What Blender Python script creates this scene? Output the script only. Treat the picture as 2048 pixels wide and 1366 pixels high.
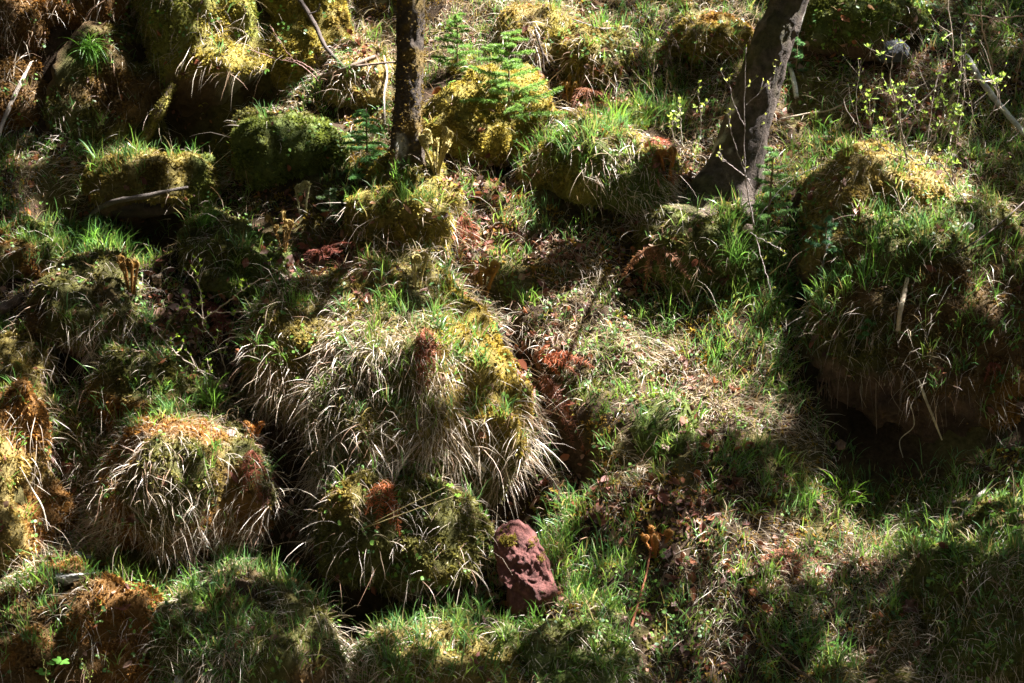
import bpy, bmesh, math, random
import numpy as np
from mathutils import Vector
from mathutils.bvhtree import BVHTree

random.seed(7)
rng = np.random.default_rng(7)
PI = math.pi
S = bpy.context.scene
COL = S.collection
for o in list(bpy.data.objects):
    bpy.data.objects.remove(o)

# ------------------------------------------------------------------ camera
PITCH = math.radians(12.0)
DIST = 13.3
LENS = 70.0
FPX = 2048 * LENS / 36.0
CAM = np.array([0.0, -DIST * math.cos(PITCH), DIST * math.sin(PITCH)])
FWD = np.array([0.0, math.cos(PITCH), -math.sin(PITCH)])
UPV = np.array([0.0, math.sin(PITCH), math.cos(PITCH)])
cd = bpy.data.cameras.new('camera')
cd.lens = LENS
cd.sensor_width = 36.0
cd.clip_end = 600.0
cd.dof.use_dof = True
cd.dof.focus_distance = 12.9
cd.dof.aperture_fstop = 5.6
cam = bpy.data.objects.new('camera', cd)
cam.location = CAM
cam.rotation_euler = (PI / 2 - PITCH, 0, 0)
COL.objects.link(cam)
S.camera = cam

# ------------------------------------------------------------------ light
SUN_EL = math.radians(56.5)
SUN_AZ = math.radians(22.0)            # angle from +X (right) towards +Y (uphill)
TOSUN = np.array([math.cos(SUN_EL) * math.cos(SUN_AZ), math.cos(SUN_EL) * math.sin(SUN_AZ), math.sin(SUN_EL)])
w = bpy.data.worlds.new('World')
S.world = w
w.use_nodes = True
nt = w.node_tree
sky = nt.nodes.new('ShaderNodeTexSky')
sky.sky_type = 'NISHITA'
sky.sun_disc = False
sky.sun_elevation = SUN_EL
sky.sun_rotation = PI / 2 - SUN_AZ
nt.links.new(sky.outputs['Color'], nt.nodes['Background'].inputs['Color'])
nt.nodes['Background'].inputs['Strength'].default_value = 0.05
sd = bpy.data.lights.new('sun', 'SUN')
sd.energy = 5.0
sd.angle = math.radians(0.55)
sd.color = (1.0, 0.965, 0.93)
so = bpy.data.objects.new('sun', sd)
so.location = (8, 4, 14)
so.rotation_euler = Vector(TOSUN.tolist()).to_track_quat('Z', 'Y').to_euler()
COL.objects.link(so)
S.view_settings.view_transform = 'Standard'
S.view_settings.look = 'None'
S.view_settings.gamma = 1.0
S.view_settings.exposure = 3.1
S.render.engine = 'CYCLES'
S.cycles.max_bounces = 6
S.cycles.diffuse_bounces = 3
S.cycles.transmission_bounces = 4
S.cycles.transparent_max_bounces = 4
S.cycles.use_denoising = True

# ------------------------------------------------------------------ pixel helpers (photo is 2048 x 1366)
SLOPE = math.tan(math.radians(38.0))

def proj(P):
    d = np.asarray(P) - CAM
    z = d @ FWD
    return 1024 + FPX * d[..., 0] / z, 683 - FPX * (d @ UPV) / z, z

def ray(px, py):
    d = FWD + np.array([1.0, 0, 0]) * ((px - 1024) / FPX) - UPV * ((py - 683) / FPX)
    return d

def on_plane(px, py):
    d = ray(px, py)
    t = (CAM[2] - SLOPE * CAM[1]) / (SLOPE * d[1] - d[2])
    return CAM + d * t, t

def at_y(px, py, y):
    d = ray(px, py)
    return CAM + d * ((y - CAM[1]) / d[1])

# ------------------------------------------------------------------ noise
def _h(ix, iy, iz, s):
    n = (ix * 374761393 + iy * 668265263 + iz * 2147483647 + s * 1274126177) & 0xffffffff
    n = ((n ^ (n >> 13)) * 1274126177) & 0xffffffff
    return ((n ^ (n >> 16)) & 0xffff) / 65535.0

def vnoise(P, s=0):
    P = np.asarray(P, dtype=np.float64)
    i = np.floor(P).astype(np.int64)
    f = P - i
    f = f * f * f * (f * (f * 6 - 15) + 10)
    x, y, z = i[..., 0], i[..., 1], i[..., 2]
    fx, fy, fz = f[..., 0], f[..., 1], f[..., 2]
    def L(a, b, t): return a + (b - a) * t
    c = [[[_h(x + a, y + b, z + c_, s) for c_ in (0, 1)] for b in (0, 1)] for a in (0, 1)]
    return L(L(L(c[0][0][0], c[1][0][0], fx), L(c[0][1][0], c[1][1][0], fx), fy),
             L(L(c[0][0][1], c[1][0][1], fx), L(c[0][1][1], c[1][1][1], fx), fy), fz) * 2 - 1

def fbm(P, octv=4, s=0):
    r = 0; a = 1.0; P = np.asarray(P)
    for k in range(octv):
        r = r + a * vnoise(P, s + k * 17); P = P * 2.03 + 11.3; a *= 0.5
    return r

def sstep(a, b, x):
    t = np.clip((x - a) / (b - a), 0, 1)
    return t * t * (3 - 2 * t)

# ------------------------------------------------------------------ object helpers
def tag(o, label=None, cat=None, group=None, kind=None):
    if label: o['label'] = label
    if cat: o['category'] = cat
    if group: o['group'] = group
    if kind: o['kind'] = kind
    return o

def empty(name, loc):
    o = bpy.data.objects.new(name, None)
    o.empty_display_size = 0.05
    o.location = [float(v) for v in loc]
    COL.objects.link(o)
    return o

def mesh_obj(name, V, F, mat, parent=None, col=None, smooth=True):
    """V (n,3); F: (m,3)/(m,4) array or list of such arrays; world coordinates."""
    V = np.asarray(V, dtype=np.float32)
    if parent is not None:
        off = np.array(parent.matrix_world.translation if parent.parent else parent.location, dtype=np.float32)
        q = parent
        off = np.zeros(3, dtype=np.float32)
        while q is not None:
            off += np.array(q.location, dtype=np.float32); q = q.parent
        V = V - off
    if not isinstance(F, list): F = [F]
    F = [np.asarray(f, dtype=np.int32) for f in F if len(f)]
    me = bpy.data.meshes.new(name)
    me.vertices.add(len(V))
    me.vertices.foreach_set('co', V.ravel())
    nl = sum(f.size for f in F); npoly = sum(len(f) for f in F)
    me.loops.add(nl)
    me.loops.foreach_set('vertex_index', np.concatenate([f.ravel() for f in F]))
    me.polygons.add(npoly)
    tot = np.concatenate([np.full(len(f), f.shape[1], dtype=np.int32) for f in F])
    st = np.concatenate([[0], np.cumsum(tot)[:-1]]).astype(np.int32)
    me.polygons.foreach_set('loop_start', st)
    me.polygons.foreach_set('loop_total', tot)
    if smooth:
        me.polygons.foreach_set('use_smooth', np.ones(npoly, dtype=bool))
    if col is not None:
        at = me.color_attributes.new('tint', 'FLOAT_COLOR', 'POINT')
        c = np.ones((len(V), 4), dtype=np.float32)
        c[:, :3] = col
        at.data.foreach_set('color', c.ravel())
    me.update(calc_edges=True)
    me.materials.append(mat)
    o = bpy.data.objects.new(name, me)
    COL.objects.link(o)
    if parent is not None: o.parent = parent
    return o

# ------------------------------------------------------------------ materials
def mat_tint(name, rough=0.6, transl=0.0, spec=0.3, noise_scale=0, noise_amt=0.0, bump=0.0, bump_scale=60):
    m = bpy.data.materials.new(name)
    m.use_nodes = True
    t = m.node_tree; n = t.nodes; l = t.links
    b = n['Principled BSDF']
    b.inputs['Roughness'].default_value = rough
    b.inputs['Specular IOR Level'].default_value = spec
    a = n.new('ShaderNodeVertexColor'); a.layer_name = 'tint'
    src = a.outputs['Color']
    if noise_amt:
        tc = n.new('ShaderNodeTexCoord')
        nz = n.new('ShaderNodeTexNoise'); nz.inputs['Scale'].default_value = noise_scale; nz.inputs['Detail'].default_value = 6
        nz.inputs['Roughness'].default_value = 0.65
        l.new(tc.outputs['Object'], nz.inputs['Vector'])
        mr = n.new('ShaderNodeMapRange')
        mr.inputs['From Min'].default_value = 0.3; mr.inputs['From Max'].default_value = 0.7
        mr.inputs['To Min'].default_value = 1 - noise_amt; mr.inputs['To Max'].default_value = 1 + noise_amt
        l.new(nz.outputs['Fac'], mr.inputs['Value'])
        mx = n.new('ShaderNodeVectorMath'); mx.operation = 'SCALE'
        l.new(src, mx.inputs[0]); l.new(mr.outputs['Result'], mx.inputs['Scale'])
        src = mx.outputs['Vector']
    l.new(src, b.inputs['Base Color'])
    if bump:
        tc2 = n.new('ShaderNodeTexCoord')
        nb = n.new('ShaderNodeTexNoise'); nb.inputs['Scale'].default_value = bump_scale; nb.inputs['Detail'].default_value = 8
        nb.inputs['Roughness'].default_value = 0.7
        l.new(tc2.outputs['Object'], nb.inputs['Vector'])
        bp = n.new('ShaderNodeBump'); bp.inputs['Strength'].default_value = bump; bp.inputs['Distance'].default_value = 0.03
        l.new(nb.outputs['Fac'], bp.inputs['Height']); l.new(bp.outputs['Normal'], b.inputs['Normal'])
    if transl:
        tr = n.new('ShaderNodeBsdfTranslucent')
        g = n.new('ShaderNodeVectorMath'); g.operation = 'MULTIPLY'; g.inputs[1].default_value = (1.15, 1.08, 0.8)
        l.new(src, g.inputs[0]); l.new(g.outputs['Vector'], tr.inputs['Color'])
        ms = n.new('ShaderNodeMixShader'); ms.inputs['Fac'].default_value = transl
        out = n['Material Output']
        l.new(b.outputs[0], ms.inputs[1]); l.new(tr.outputs[0], ms.inputs[2]); l.new(ms.outputs[0], out.inputs['Surface'])
    return m

M_GROUND = mat_tint('peat_soil', 0.95, 0, 0.1, 25, 0.5, 0.8, 45)
M_ROCK = mat_tint('rock_with_moss_crust', 0.9, 0, 0.2, 18, 0.45, 0.9, 35)
M_MOSS = mat_tint('moss_leaf', 0.8, 0.35, 0.15)
M_GRASS = mat_tint('grass_blade', 0.34, 0.42, 0.6)
M_STRAW = mat_tint('dry_grass_blade', 0.42, 0.25, 0.5)
M_LEAF = mat_tint('dead_leaf', 0.6, 0.25, 0.3)
M_GREEN = mat_tint('green_leaf', 0.45, 0.45, 0.4)
M_TWIG = mat_tint('twig_bark', 0.7, 0, 0.3, 60, 0.35, 0.5, 120)
M_BARK = mat_tint('tree_bark', 0.85, 0, 0.25, 22, 0.55, 1.0, 55)
M_FERN = mat_tint('fern_scales', 0.6, 0.12, 0.3, 90, 0.35, 0.6, 200)
M_REDROCK = mat_tint('red_scoria', 0.85, 0, 0.3, 30, 0.35, 1.0, 28)

# ------------------------------------------------------------------ boulders (pixel centre, half sizes; all become world sized)
MC = {  # moss colours
    'orange': (0.25, 0.125, 0.035), 'brown': (0.155, 0.095, 0.04), 'yellow': (0.30, 0.245, 0.055), 'olive': (0.125, 0.12, 0.035),
    'lime': (0.27, 0.28, 0.07), 'tan': (0.30, 0.23, 0.08), 'green': (0.12, 0.15, 0.035), 'gold': (0.21, 0.165, 0.045)}
# cx, cy, hw, hh, depth, push, undercut, exponent, moss colour, moss2, rockline, green, straw, moss density, seed, label
B = [
 (75, 150, 205, 270, .70, .05, .5, 3.2, 'orange', 'brown', -.95, .10, .40, 1.7, 1, 'tall bank boulder with rust orange moss and hanging straw in the top left corner'),
 (212, 210, 125, 150, .50, .14, .15, 3.4, 'olive', 'brown', -.75, .08, .25, 1.5, 2, 'shaded olive rock face below the rust orange bank, beside the small cave'),
 (415, 60, 120, 165, .60, -.30, .6, 4.0, 'lime', 'yellow', -.55, .15, .5, 1.0, 3, 'sunlit lime green overhanging boulder above the small cave'),
 (606, 80, 88, 160, .50, .02, .05, 4.0, 'tan', 'yellow', -1.3, .02, .10, 1.8, 4, 'upright tan mossy rock pillar between the cave boulder and the thin trunk'),
 (305, 372, 125, 62, .45, .0, .5, 3.2, 'green', 'gold', -.45, .45, .15, 1.0, 5, 'flat shelf boulder with green and orange moss above the dark log'),
 (585, 305, 125, 78, .50, .0, .25, 3.6, 'olive', 'green', -1.2, .15, .12, 1.3, 6, 'blocky dark olive mossy boulder left of the thin trunk'),
 (965, 245, 152, 108, .60, .0, .6, 2.6, 'yellow', 'gold', -.9, .05, .28, 1.4, 7, 'golden yellow mossy boulder under the spruce sapling'),
 (815, 452, 118, 118, .60, .0, .2, 2.8, 'olive', 'yellow', -1.3, .55, .5, .9, 8, 'grassy boulder with moss hanging from its side below the pale fern crosiers'),
 (470, 520, 118, 90, .60, .05, .2, 2.5, 'olive', 'green', -1.3, .5, .6, .7, 9, 'rounded grassy hummock with brown crosiers sprouting from its top'),
 (1205, 345, 170, 100, .60, .0, .1, 2.3, 'green', 'yellow', -1.5, 1.0, .8, .6, 10, 'peaked grassy hummock between the golden boulder and the leaning trunk'),
 (1400, 490, 165, 82, .55, .1, .1, 2.4, 'olive', 'green', -1.5, .45, .4, .9, 11, 'shaded grassy hummock at the foot of the leaning trunk'),
 (1740, 455, 165, 140, .70, .0, .3, 2.6, 'tan', 'gold', -.55, .35, .55, 1.0, 12, 'sunlit ochre mossy boulder right of the leaning trunk foot'),
 (1725, 58, 130, 78, .55, .0, .35, 3.0, 'olive', 'green', -.25, .25, .2, 1.0, 13, 'dark mossy boulder with pale grey underside right of the leaning trunk top'),
 (1868, 735, 290, 245, .80, .20, .6, 2.6, 'olive', 'brown', .06, .75, .5, .7, 14, 'largest boulder at right with grassy top and bare dark brown face'),
 (785, 840, 255, 230, .85, .0, .55, 2.8, 'olive', 'gold', -.75, .5, 1.4, .8, 15, 'large central hummock thatched with bleached straw'),
 (790, 1092, 178, 160, .62, .0, .8, 2.6, 'olive', 'gold', -.5, .2, .7, 1.9, 16, 'ochre mossy overhanging boulder left of the red rock'),
 (165, 655, 132, 112, .60, .0, .6, 2.5, 'olive', 'brown', -.35, .6, .7, .7, 17, 'hooded boulder with grassy rim and dark hollow front at left'),
 (28, 800, 88, 115, .50, .0, .3, 2.5, 'gold', 'olive', -1.0, .7, .5, .9, 18, 'rounded mossy boulder at left edge below the hooded boulder'),
 (285, 790, 95, 95, .45, .0, .25, 2.4, 'orange', 'olive', -1.2, .35, .4, 1.2, 19, 'small orange mossy boulder below the budding hawthorn twig'),
 (378, 1010, 165, 172, .65, .0, .45, 2.6, 'olive', 'orange', -.7, .55, 1.1, .9, 20, 'lower left hummock with long dry grass hanging like a fringe'),
 (-20, 1060, 85, 235, .50, -.1, .2, 2.6, 'orange', 'tan', -1.5, .15, .5, 1.2, 21, 'steep bright orange mossy bank on the left edge'),
 (135, 1300, 215, 115, .55, -.12, .45, 3.0, 'orange', 'brown', -.9, .4, .5, 1.4, 22, 'orange mossy ledge in the bottom left corner'),
 (500, 1315, 165, 145, .65, -.1, .2, 2.4, 'olive', 'brown', -1.5, 1.3, 1.5, .5, 23, 'shaded hummock of tangled grass at the bottom left of centre'),
 (865, 1335, 190, 105, .60, .0, .2, 2.5, 'green', 'gold', -1.5, .9, 1.2, .6, 24, 'sunlit grass hummock below the ochre overhanging boulder'),
 (1165, 1345, 130, 115, .60, .0, .2, 2.4, 'green', 'olive', -1.5, .7, .9, .5, 25, 'low grass hummock at the bottom below the red rock'),
 (2010, 1235, 195, 165, .70, .0, .3, 2.5, 'olive', 'green', -.7, .8, .8, .7, 26, 'grassy boulder in the lower right corner'),
 (1322, 868, 82, 62, .40, .0, .1, 2.2, 'green', 'olive', -1.5, 1.3, .3, .4, 27, 'small shaded green grass hummock on the central slope'),
 (1075, 75, 85, 70, .45, .0, .35, 2.4, 'tan', 'yellow', -1.0, .4, .9, 1.0, 28, 'small straw topped mossy boulder behind the spruce sapling'),
 (1190, 125, 72, 72, .45, .0, .3, 2.4, 'gold', 'olive', -1.0, .2, .5, 1.0, 29, 'small ochre mossy boulder right of the spruce sapling'),
 (1415, 85, 95, 52, .45, .0, .2, 2.4, 'gold', 'orange', -1.3, .4, .3, 1.2, 30, 'low ochre moss cushion left of the leaning trunk top'),
 (50, 520, 95, 60, .45, .0, .2, 2.4, 'green', 'orange', -1.5, .9, .5, 1.0, 31, 'low green mossy hummock on the left edge above the hooded boulder'),
 (725, 180, 75, 85, .45, .05, .3, 2.4, 'tan', 'olive', -1.0, .2, .6, 1.0, 32, 'tan mossy bank boulder directly behind the thin trunk'),
 (1245, 1368, 62, 36, .30, .0, .1, 2.3, 'gold', 'olive', -1.5, .1, .4, 1.4, 33, 'small moss capped stone at the bottom edge'),
]
PITS = [(115, 420, 70, .45), (375, 255, 95, .9), (525, 170, 42, .7), (1040, 335, 55, .5), (995, 960, 110, .95), (750, 1235, 100, .45),
        (470, 770, 75, .4), (95, 980, 55, .4), (625, 1270, 60, .4), (1610, 600, 40, .3), (320, 440, 70, .3), (1750, 900, 120, .25),
        (985, 625, 22, .25), (1015, 670, 22, .3), (1045, 715, 24, .36), (1072, 760, 24, .36), (1100, 805, 24, .36), (1126, 850, 26, .36), (1152, 895, 28, .36), (1172, 935, 30, .25), (560, 1080, 60, .3)]

PITW = []
for px, py, r, d in PITS:
    p, t = on_plane(px, py)
    PITW.append((p[0], p[1], r * t / FPX, d))

SHELF = []
for (cx, cy, hw, hh, dep, push, uc, ex, mc, mc2, rl, gd, sdn, md, seed, label) in B:
    p, t = on_plane(cx, cy); d = ray(cx, cy)
    c = p + d / np.linalg.norm(d) * push
    SHELF.append((c[0], c[1], c[2], hw * t / FPX, dep, hh * t / FPX, seed))

def H(x, y):
    P = np.stack([x, y, np.zeros_like(x)], -1)
    far = sstep(6, 30, np.hypot(x, y))
    z = SLOPE * np.clip(y, -6, 40) + np.clip(y + 6, -100, 0) * 0.12
    z = z + fbm(P * 0.9, 4, 3) * 0.14 * (1 + 3 * far) + fbm(P * 5.0, 3, 5) * 0.03
    z = z + np.abs(vnoise(P * 1.7, 9)) * 0.10
    for a, b, c, sx, sy, sz, k in SHELF:
        wv = np.exp(-(np.abs((x - a) / (sx * .92)) ** 3.2)) * sstep(b - .45 * sy, b + .25 * sy, y + .06 * np.sin(x * 9 + k))
        z = z + wv * np.maximum(0, c + (.5 if k in (3, 4, 14) else .84) * sz + .05 * np.sin(x * 5 + y * 7 + k) + .12 * (y - b) - z)
    for a, b, r, d in PITW:
        z = z - d * np.exp(-(((x - a) / r) ** 2 + ((y - b) / (r * 1.1)) ** 2))
    return z

# ground sheet
def axis(lo, hi, step, flo, fhi, n):
    core = np.arange(lo, hi, step)
    k = np.linspace(0, 1, n + 1)[1:]
    a = lo - (lo - flo) * (k ** 2.5); b = core[-1] + (fhi - core[-1]) * (k ** 2.5)
    return np.concatenate([a[::-1], core, b])
gx = axis(-4.6, 4.6, 0.036, -90, 90, 24)
gy = axis(-3.2, 4.6, 0.036, -90, 90, 24)
GX, GY = np.meshgrid(gx, gy, indexing='xy')
GZ = H(GX, GY)
TV = np.stack([GX, GY, GZ], -1).reshape(-1, 3)
nx, ny = len(gx), len(gy)
idx = np.arange(nx * ny).reshape(ny, nx)
TF = np.stack([idx[:-1, :-1], idx[:-1, 1:], idx[1:, 1:], idx[1:, :-1]], -1).reshape(-1, 4)
tn = fbm(TV * 2.2, 3, 21)[:, None]
tcol = np.clip(np.array([0.055, 0.036, 0.022]) * (1 + 0.5 * tn) + np.array([0.02, 0.03, 0.0]) * sstep(0, .6, tn), 0.004, 1)
ground = mesh_obj('hillside', TV, TF, M_GROUND, None, tcol)
tag(ground, 'steep hillside of dark peaty soil between the boulders', None, None, 'structure')

_ico = {}
def ico(n):
    if n not in _ico:
        bm = bmesh.new()
        bmesh.ops.create_icosphere(bm, subdivisions=n, radius=1.0)
        V = np.array([v.co[:] for v in bm.verts]); F = np.array([[v.index for v in f.verts] for f in bm.faces])
        bm.free(); _ico[n] = (V, F)
    return _ico[n]

def vnormals(V, F):
    N = np.zeros_like(V)
    a, b, c = V[F[:, 0]], V[F[:, 1]], V[F[:, 2]]
    fn = np.cross(b - a, c - a)
    for k in range(3): np.add.at(N, F[:, k], fn)
    return N / (np.linalg.norm(N, axis=1, keepdims=True) + 1e-12)

BO = []
allV = [TV]; allF = [np.concatenate([TF[:, [0, 1, 2]], TF[:, [0, 2, 3]]])]
voff = len(TV)
for (cx, cy, hw, hh, dep, push, uc, ex, mc, mc2, rl, gd, sdn, md, seed, label) in B:
    p, t = on_plane(cx, cy)
    d = ray(cx, cy)
    c = p + d / np.linalg.norm(d) * push
    sc = t / FPX
    a_, c_ = hw * sc, hh * sc / 0.985
    U, F = ico(6 if seed == 14 else 5)
    r = (np.abs(U) ** ex).sum(1) ** (-1.0 / ex)
    q = U * r[:, None]
    # undercut front below the shoulder
    lo = sstep(-0.25 if seed == 3 else 0.05, -0.85, q[:, 2])
    fr = np.clip(-q[:, 1], 0, 1)
    q[:, 1] += lo * uc * fr * 0.95
    q[:, 0] *= 1 - 0.18 * lo * uc
    q[:, 2] *= 1 + 0.06 * np.sign(q[:, 2])
    V = q * np.array([a_, dep, c_])
    V[:, 1] += np.where(V[:, 2] > -.4 * c_, V[:, 2] + .4 * c_, 0) * (.8 if seed == 3 else .55 if seed in (1, 4, 7) else .36)
    th = .6 if seed in (3, 4) else .4 if seed == 1 else random.Random(seed).uniform(-.25, .25)
    V = V @ np.array([[math.cos(th), math.sin(th), 0], [-math.sin(th), math.cos(th), 0], [0, 0, 1]])
    size = (a_ + c_) / 2
    wk = .9 / max(size, .25)
    warp = np.stack([fbm(V * wk + seed * 3.7 + 31 * j, 3, seed + 200 + j) for j in range(3)], 1)
    V = V + warp * size * np.array([.20, .16, .20])
    nrm = U
    k = 1.0 / max(size, .25)
    V = V + nrm * (fbm(V * 1.15 * k + seed * 7.1, 4, seed) * 0.17 * size)[:, None] \
          + nrm * (fbm(V * 7 + seed, 3, seed + 50) * 0.022)[:, None] \
          + nrm * (np.abs(vnoise(V * 3.3 + seed, seed + 9)) * -0.09)[:, None]
    V = V + nrm * (fbm(V * 13 + seed, 3, seed + 70) * .03 * sstep(rl + .25, rl - .2, V[:, 2] / c_))[:, None]
    if seed == 14: V = V + nrm * ((fbm(V * np.array([5, 5, 9.]), 4, 77) * .05 - np.abs(fbm(V * 6, 3, 78)) * .05) * sstep(.25, -.1, V[:, 2] / c_))[:, None]
    V = V + c
    N = vnormals(V, F)
    zr = (V[:, 2] - c[2]) / c_
    nz = fbm(V * 3, 3, seed + 80)
    rle = np.full(len(V), rl)
    if seed == 14: rle = rl - 1.1 * sstep(.05, .35, (V[:, 0] - c[0]) / a_)
    mossy = sstep(rle - .18, rle + .12, zr + nz * .22 + N[:, 2] * .15)
    rock = np.array([0.085, 0.052, 0.034]) * (1 + .45 * fbm(V * np.array([2, 2, 7.]), 3, seed + 5))[:, None]
    if seed == 13:
        rock = rock + np.array([.08, .085, .095]) * sstep(.2, .6, (V[:, 0] - c[0]) / a_)[:, None]
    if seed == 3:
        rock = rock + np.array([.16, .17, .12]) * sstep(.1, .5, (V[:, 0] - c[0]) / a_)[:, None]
    mix2 = sstep(-.25, .35, fbm(V * 1.9, 3, seed + 33))
    mcol = np.array(MC[mc]) * (1 - mix2[:, None]) + np.array(MC[mc2]) * mix2[:, None]
    if seed == 15: mcol = mcol + (np.array([.27, .20, .04]) - mcol) * (sstep(.2, .5, (V[:, 0] - c[0]) / a_) * sstep(-.3, .1, zr))[:, None]
    if seed == 14: mcol = mcol + (np.array([.26, .13, .03]) - mcol) * (sstep(.15, .4, (V[:, 0] - c[0]) / a_) * sstep(.25, -.1, zr))[:, None]
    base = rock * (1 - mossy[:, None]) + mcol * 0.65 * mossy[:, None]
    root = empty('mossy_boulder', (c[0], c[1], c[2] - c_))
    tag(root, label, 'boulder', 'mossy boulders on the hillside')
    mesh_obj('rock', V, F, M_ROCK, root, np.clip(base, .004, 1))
    BO.append(dict(root=root, V=V, F=F, N=N, c=c, mossy=mossy, mcol=mcol, a=a_, b=dep, cz=c_, g=gd, s=sdn, m=md, seed=seed, th=th))
    allV.append(V); allF.append(F + voff); voff += len(V)

AV = np.concatenate(allV); AF = np.concatenate(allF)
BVH = BVHTree.FromPolygons(AV.tolist(), AF.tolist())
CV = Vector(CAM.tolist())

def hit(px, py, lift=0.0):
    d = Vector(ray(px, py).tolist()).normalized()
    loc, n, i, dist = BVH.ray_cast(CV, d)
    if loc is None:
        p, t = on_plane(px, py)
        return p
    return np.array(loc) - np.array(d) * lift

def visible(P, N, eps=0.04):
    out = np.zeros(len(P), bool)
    Q = P + N * eps
    D = CAM - Q
    for i in range(len(P)):
        dv = Vector(D[i])
        out[i] = BVH.ray_cast(Vector(Q[i]), dv.normalized(), dv.length)[0] is None
    return out

def sample(V, F, N, n, attrs=()):
    a, b, c = V[F[:, 0]], V[F[:, 1]], V[F[:, 2]]
    ar = np.linalg.norm(np.cross(b - a, c - a), axis=1)
    i = rng.choice(len(F), n, p=ar / ar.sum())
    u, v = rng.random(n), rng.random(n)
    fl = u + v > 1
    u[fl], v[fl] = 1 - u[fl], 1 - v[fl]
    w0 = 1 - u - v
    f = F[i]
    def it(A): return A[f[:, 0]] * w0.reshape(-1, *[1] * (A.ndim - 1)) + A[f[:, 1]] * u.reshape(-1, *[1] * (A.ndim - 1)) + A[f[:, 2]] * v.reshape(-1, *[1] * (A.ndim - 1))
    P = it(V); Nn = it(N); Nn /= np.linalg.norm(Nn, axis=1, keepdims=True) + 1e-9
    return [P, Nn] + [it(A) for A in attrs]

def inframe(P, m=130):
    x, y, z = proj(P)
    return (x > -m) & (x < 2048 + m) & (y > -m) & (y < 1366 + m)

def blobs(P, L, base=0.0):
    x, y, z = proj(P)
    r = np.full(len(P), base, float)
    for px, py, rx, ry, wgt in L:
        r += wgt * np.exp(-(((x - px) / rx) ** 2 + ((y - py) / ry) ** 2))
    return r

# terrain restricted to the neighbourhood of the view, for scattering
tc = TV[TF].mean(1)
near = inframe(tc, 220) & (np.abs(tc[:, 0]) < 5.5) & (tc[:, 1] > -3.6) & (tc[:, 1] < 5)
TT = np.concatenate([TF[near][:, [0, 1, 2]], TF[near][:, [0, 2, 3]]])
TN = vnormals(TV, np.concatenate([TF[:, [0, 1, 2]], TF[:, [0, 2, 3]]]))

def outside_boulders(P, f=0.93):
    ok = np.ones(len(P), bool)
    for b in BO:
        q = (P - b['c']) / np.array([b['a'], b['b'], b['cz']])
        ok &= (np.abs(q) ** 2.5).sum(1) > f
    return ok

# what grows where (centres in photo pixels, turned to places on the hillside by proj)
FERNS = [(872, 320), (965, 565), (262, 550), (566, 465), (833, 535), (1310, 1080), (508, 855), (1335, 325), (1140, 180), (605, 395)]
GREEN = [(1420, 940, 260, 60, .5), (1350, 680, 150, 60, .3), (430, 440, 110, 60, .9), (820, 600, 190, 45, 1.0), (1250, 700, 260, 140, -.12), (1640, 960, 150, 60, .7), (1700, 1270, 320, 110, .7),
         (300, 840, 100, 40, .8), (1510, 540, 90, 80, .8), (640, 380, 120, 60, .4), (200, 480, 120, 40, .6), (1260, 260, 120, 40, .6), (1780, 200, 260, 110, -.45), (1420, 180, 100, 80, -.3),
         (60, 650, 60, 60, .4), (1250, 1180, 160, 60, .6), (180, 1180, 120, 30, .8), (540, 1190, 120, 30, .6), (1700, 560, 120, 60, .5),
         (960, 370, 70, 40, -.5), (1750, 170, 150, 60, -.3), (700, 560, 110, 60, -.4), (420, 650, 100, 60, -.5), (1080, 770, 40, 90, -.7), (960, 480, 40, 60, -.7), (1200, 190, 90, 60, -.3)]
STRAW = [(960, 735, 95, 75, -1.3), (720, 740, 160, 120, 1.6), (1330, 780, 270, 150, 1.0), (1580, 1100, 200, 70, 1.2), (870, 1280, 150, 50, .8), (740, 110, 90, 60, .8),
         (1100, 50, 170, 80, .8), (250, 940, 120, 90, .5), (640, 1000, 110, 140, .6), (100, 1130, 60, 50, 2.0), (700, 930, 120, 70, 1.0), (1900, 1180, 120, 90, .6), (480, 1300, 150, 80, .3),
         (960, 370, 70, 40, -.4), (960, 480, 40, 60, -.6), (420, 650, 100, 60, -.3)]
LITTER = [(960, 375, 85, 38, 2.2), (1130, 490, 110, 30, 1.6), (955, 480, 45, 60, 2.0), (1540, 1120, 140, 45, 2.0), (1300, 590, 150, 40, 1.6), (1760, 170, 200, 80, 2.0), (1950, 230, 120, 90, 1.4),
          (690, 560, 120, 70, 1.8), (420, 640, 90, 60, 1.6), (1440, 820, 100, 80, .8), (1250, 720, 160, 80, .4), (990, 1245, 70, 40, 1.3), (1180, 1000, 60, 60, 1.4), (1080, 770, 40, 100, 1.2),
          (720, 110, 60, 30, 1.6), (1400, 170, 120, 70, .9), (1340, 350, 60, 30, 1.4), (1400, 520, 80, 50, 1.2), (1600, 650, 60, 60, 1.0), (860, 700, 30, 60, 1.2), (490, 910, 40, 60, 1.4), (1230, 190, 80, 60, 1.2), (1380, 990, 110, 60, .9)]
PITB = [(px, py, r * 1.0, r * 0.95, -1.0) for px, py, r, d in PITS[:12]] + [(px, py, r * .9, r * .9, -2.2) for px, py, r, d in PITS[13:]]

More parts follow.
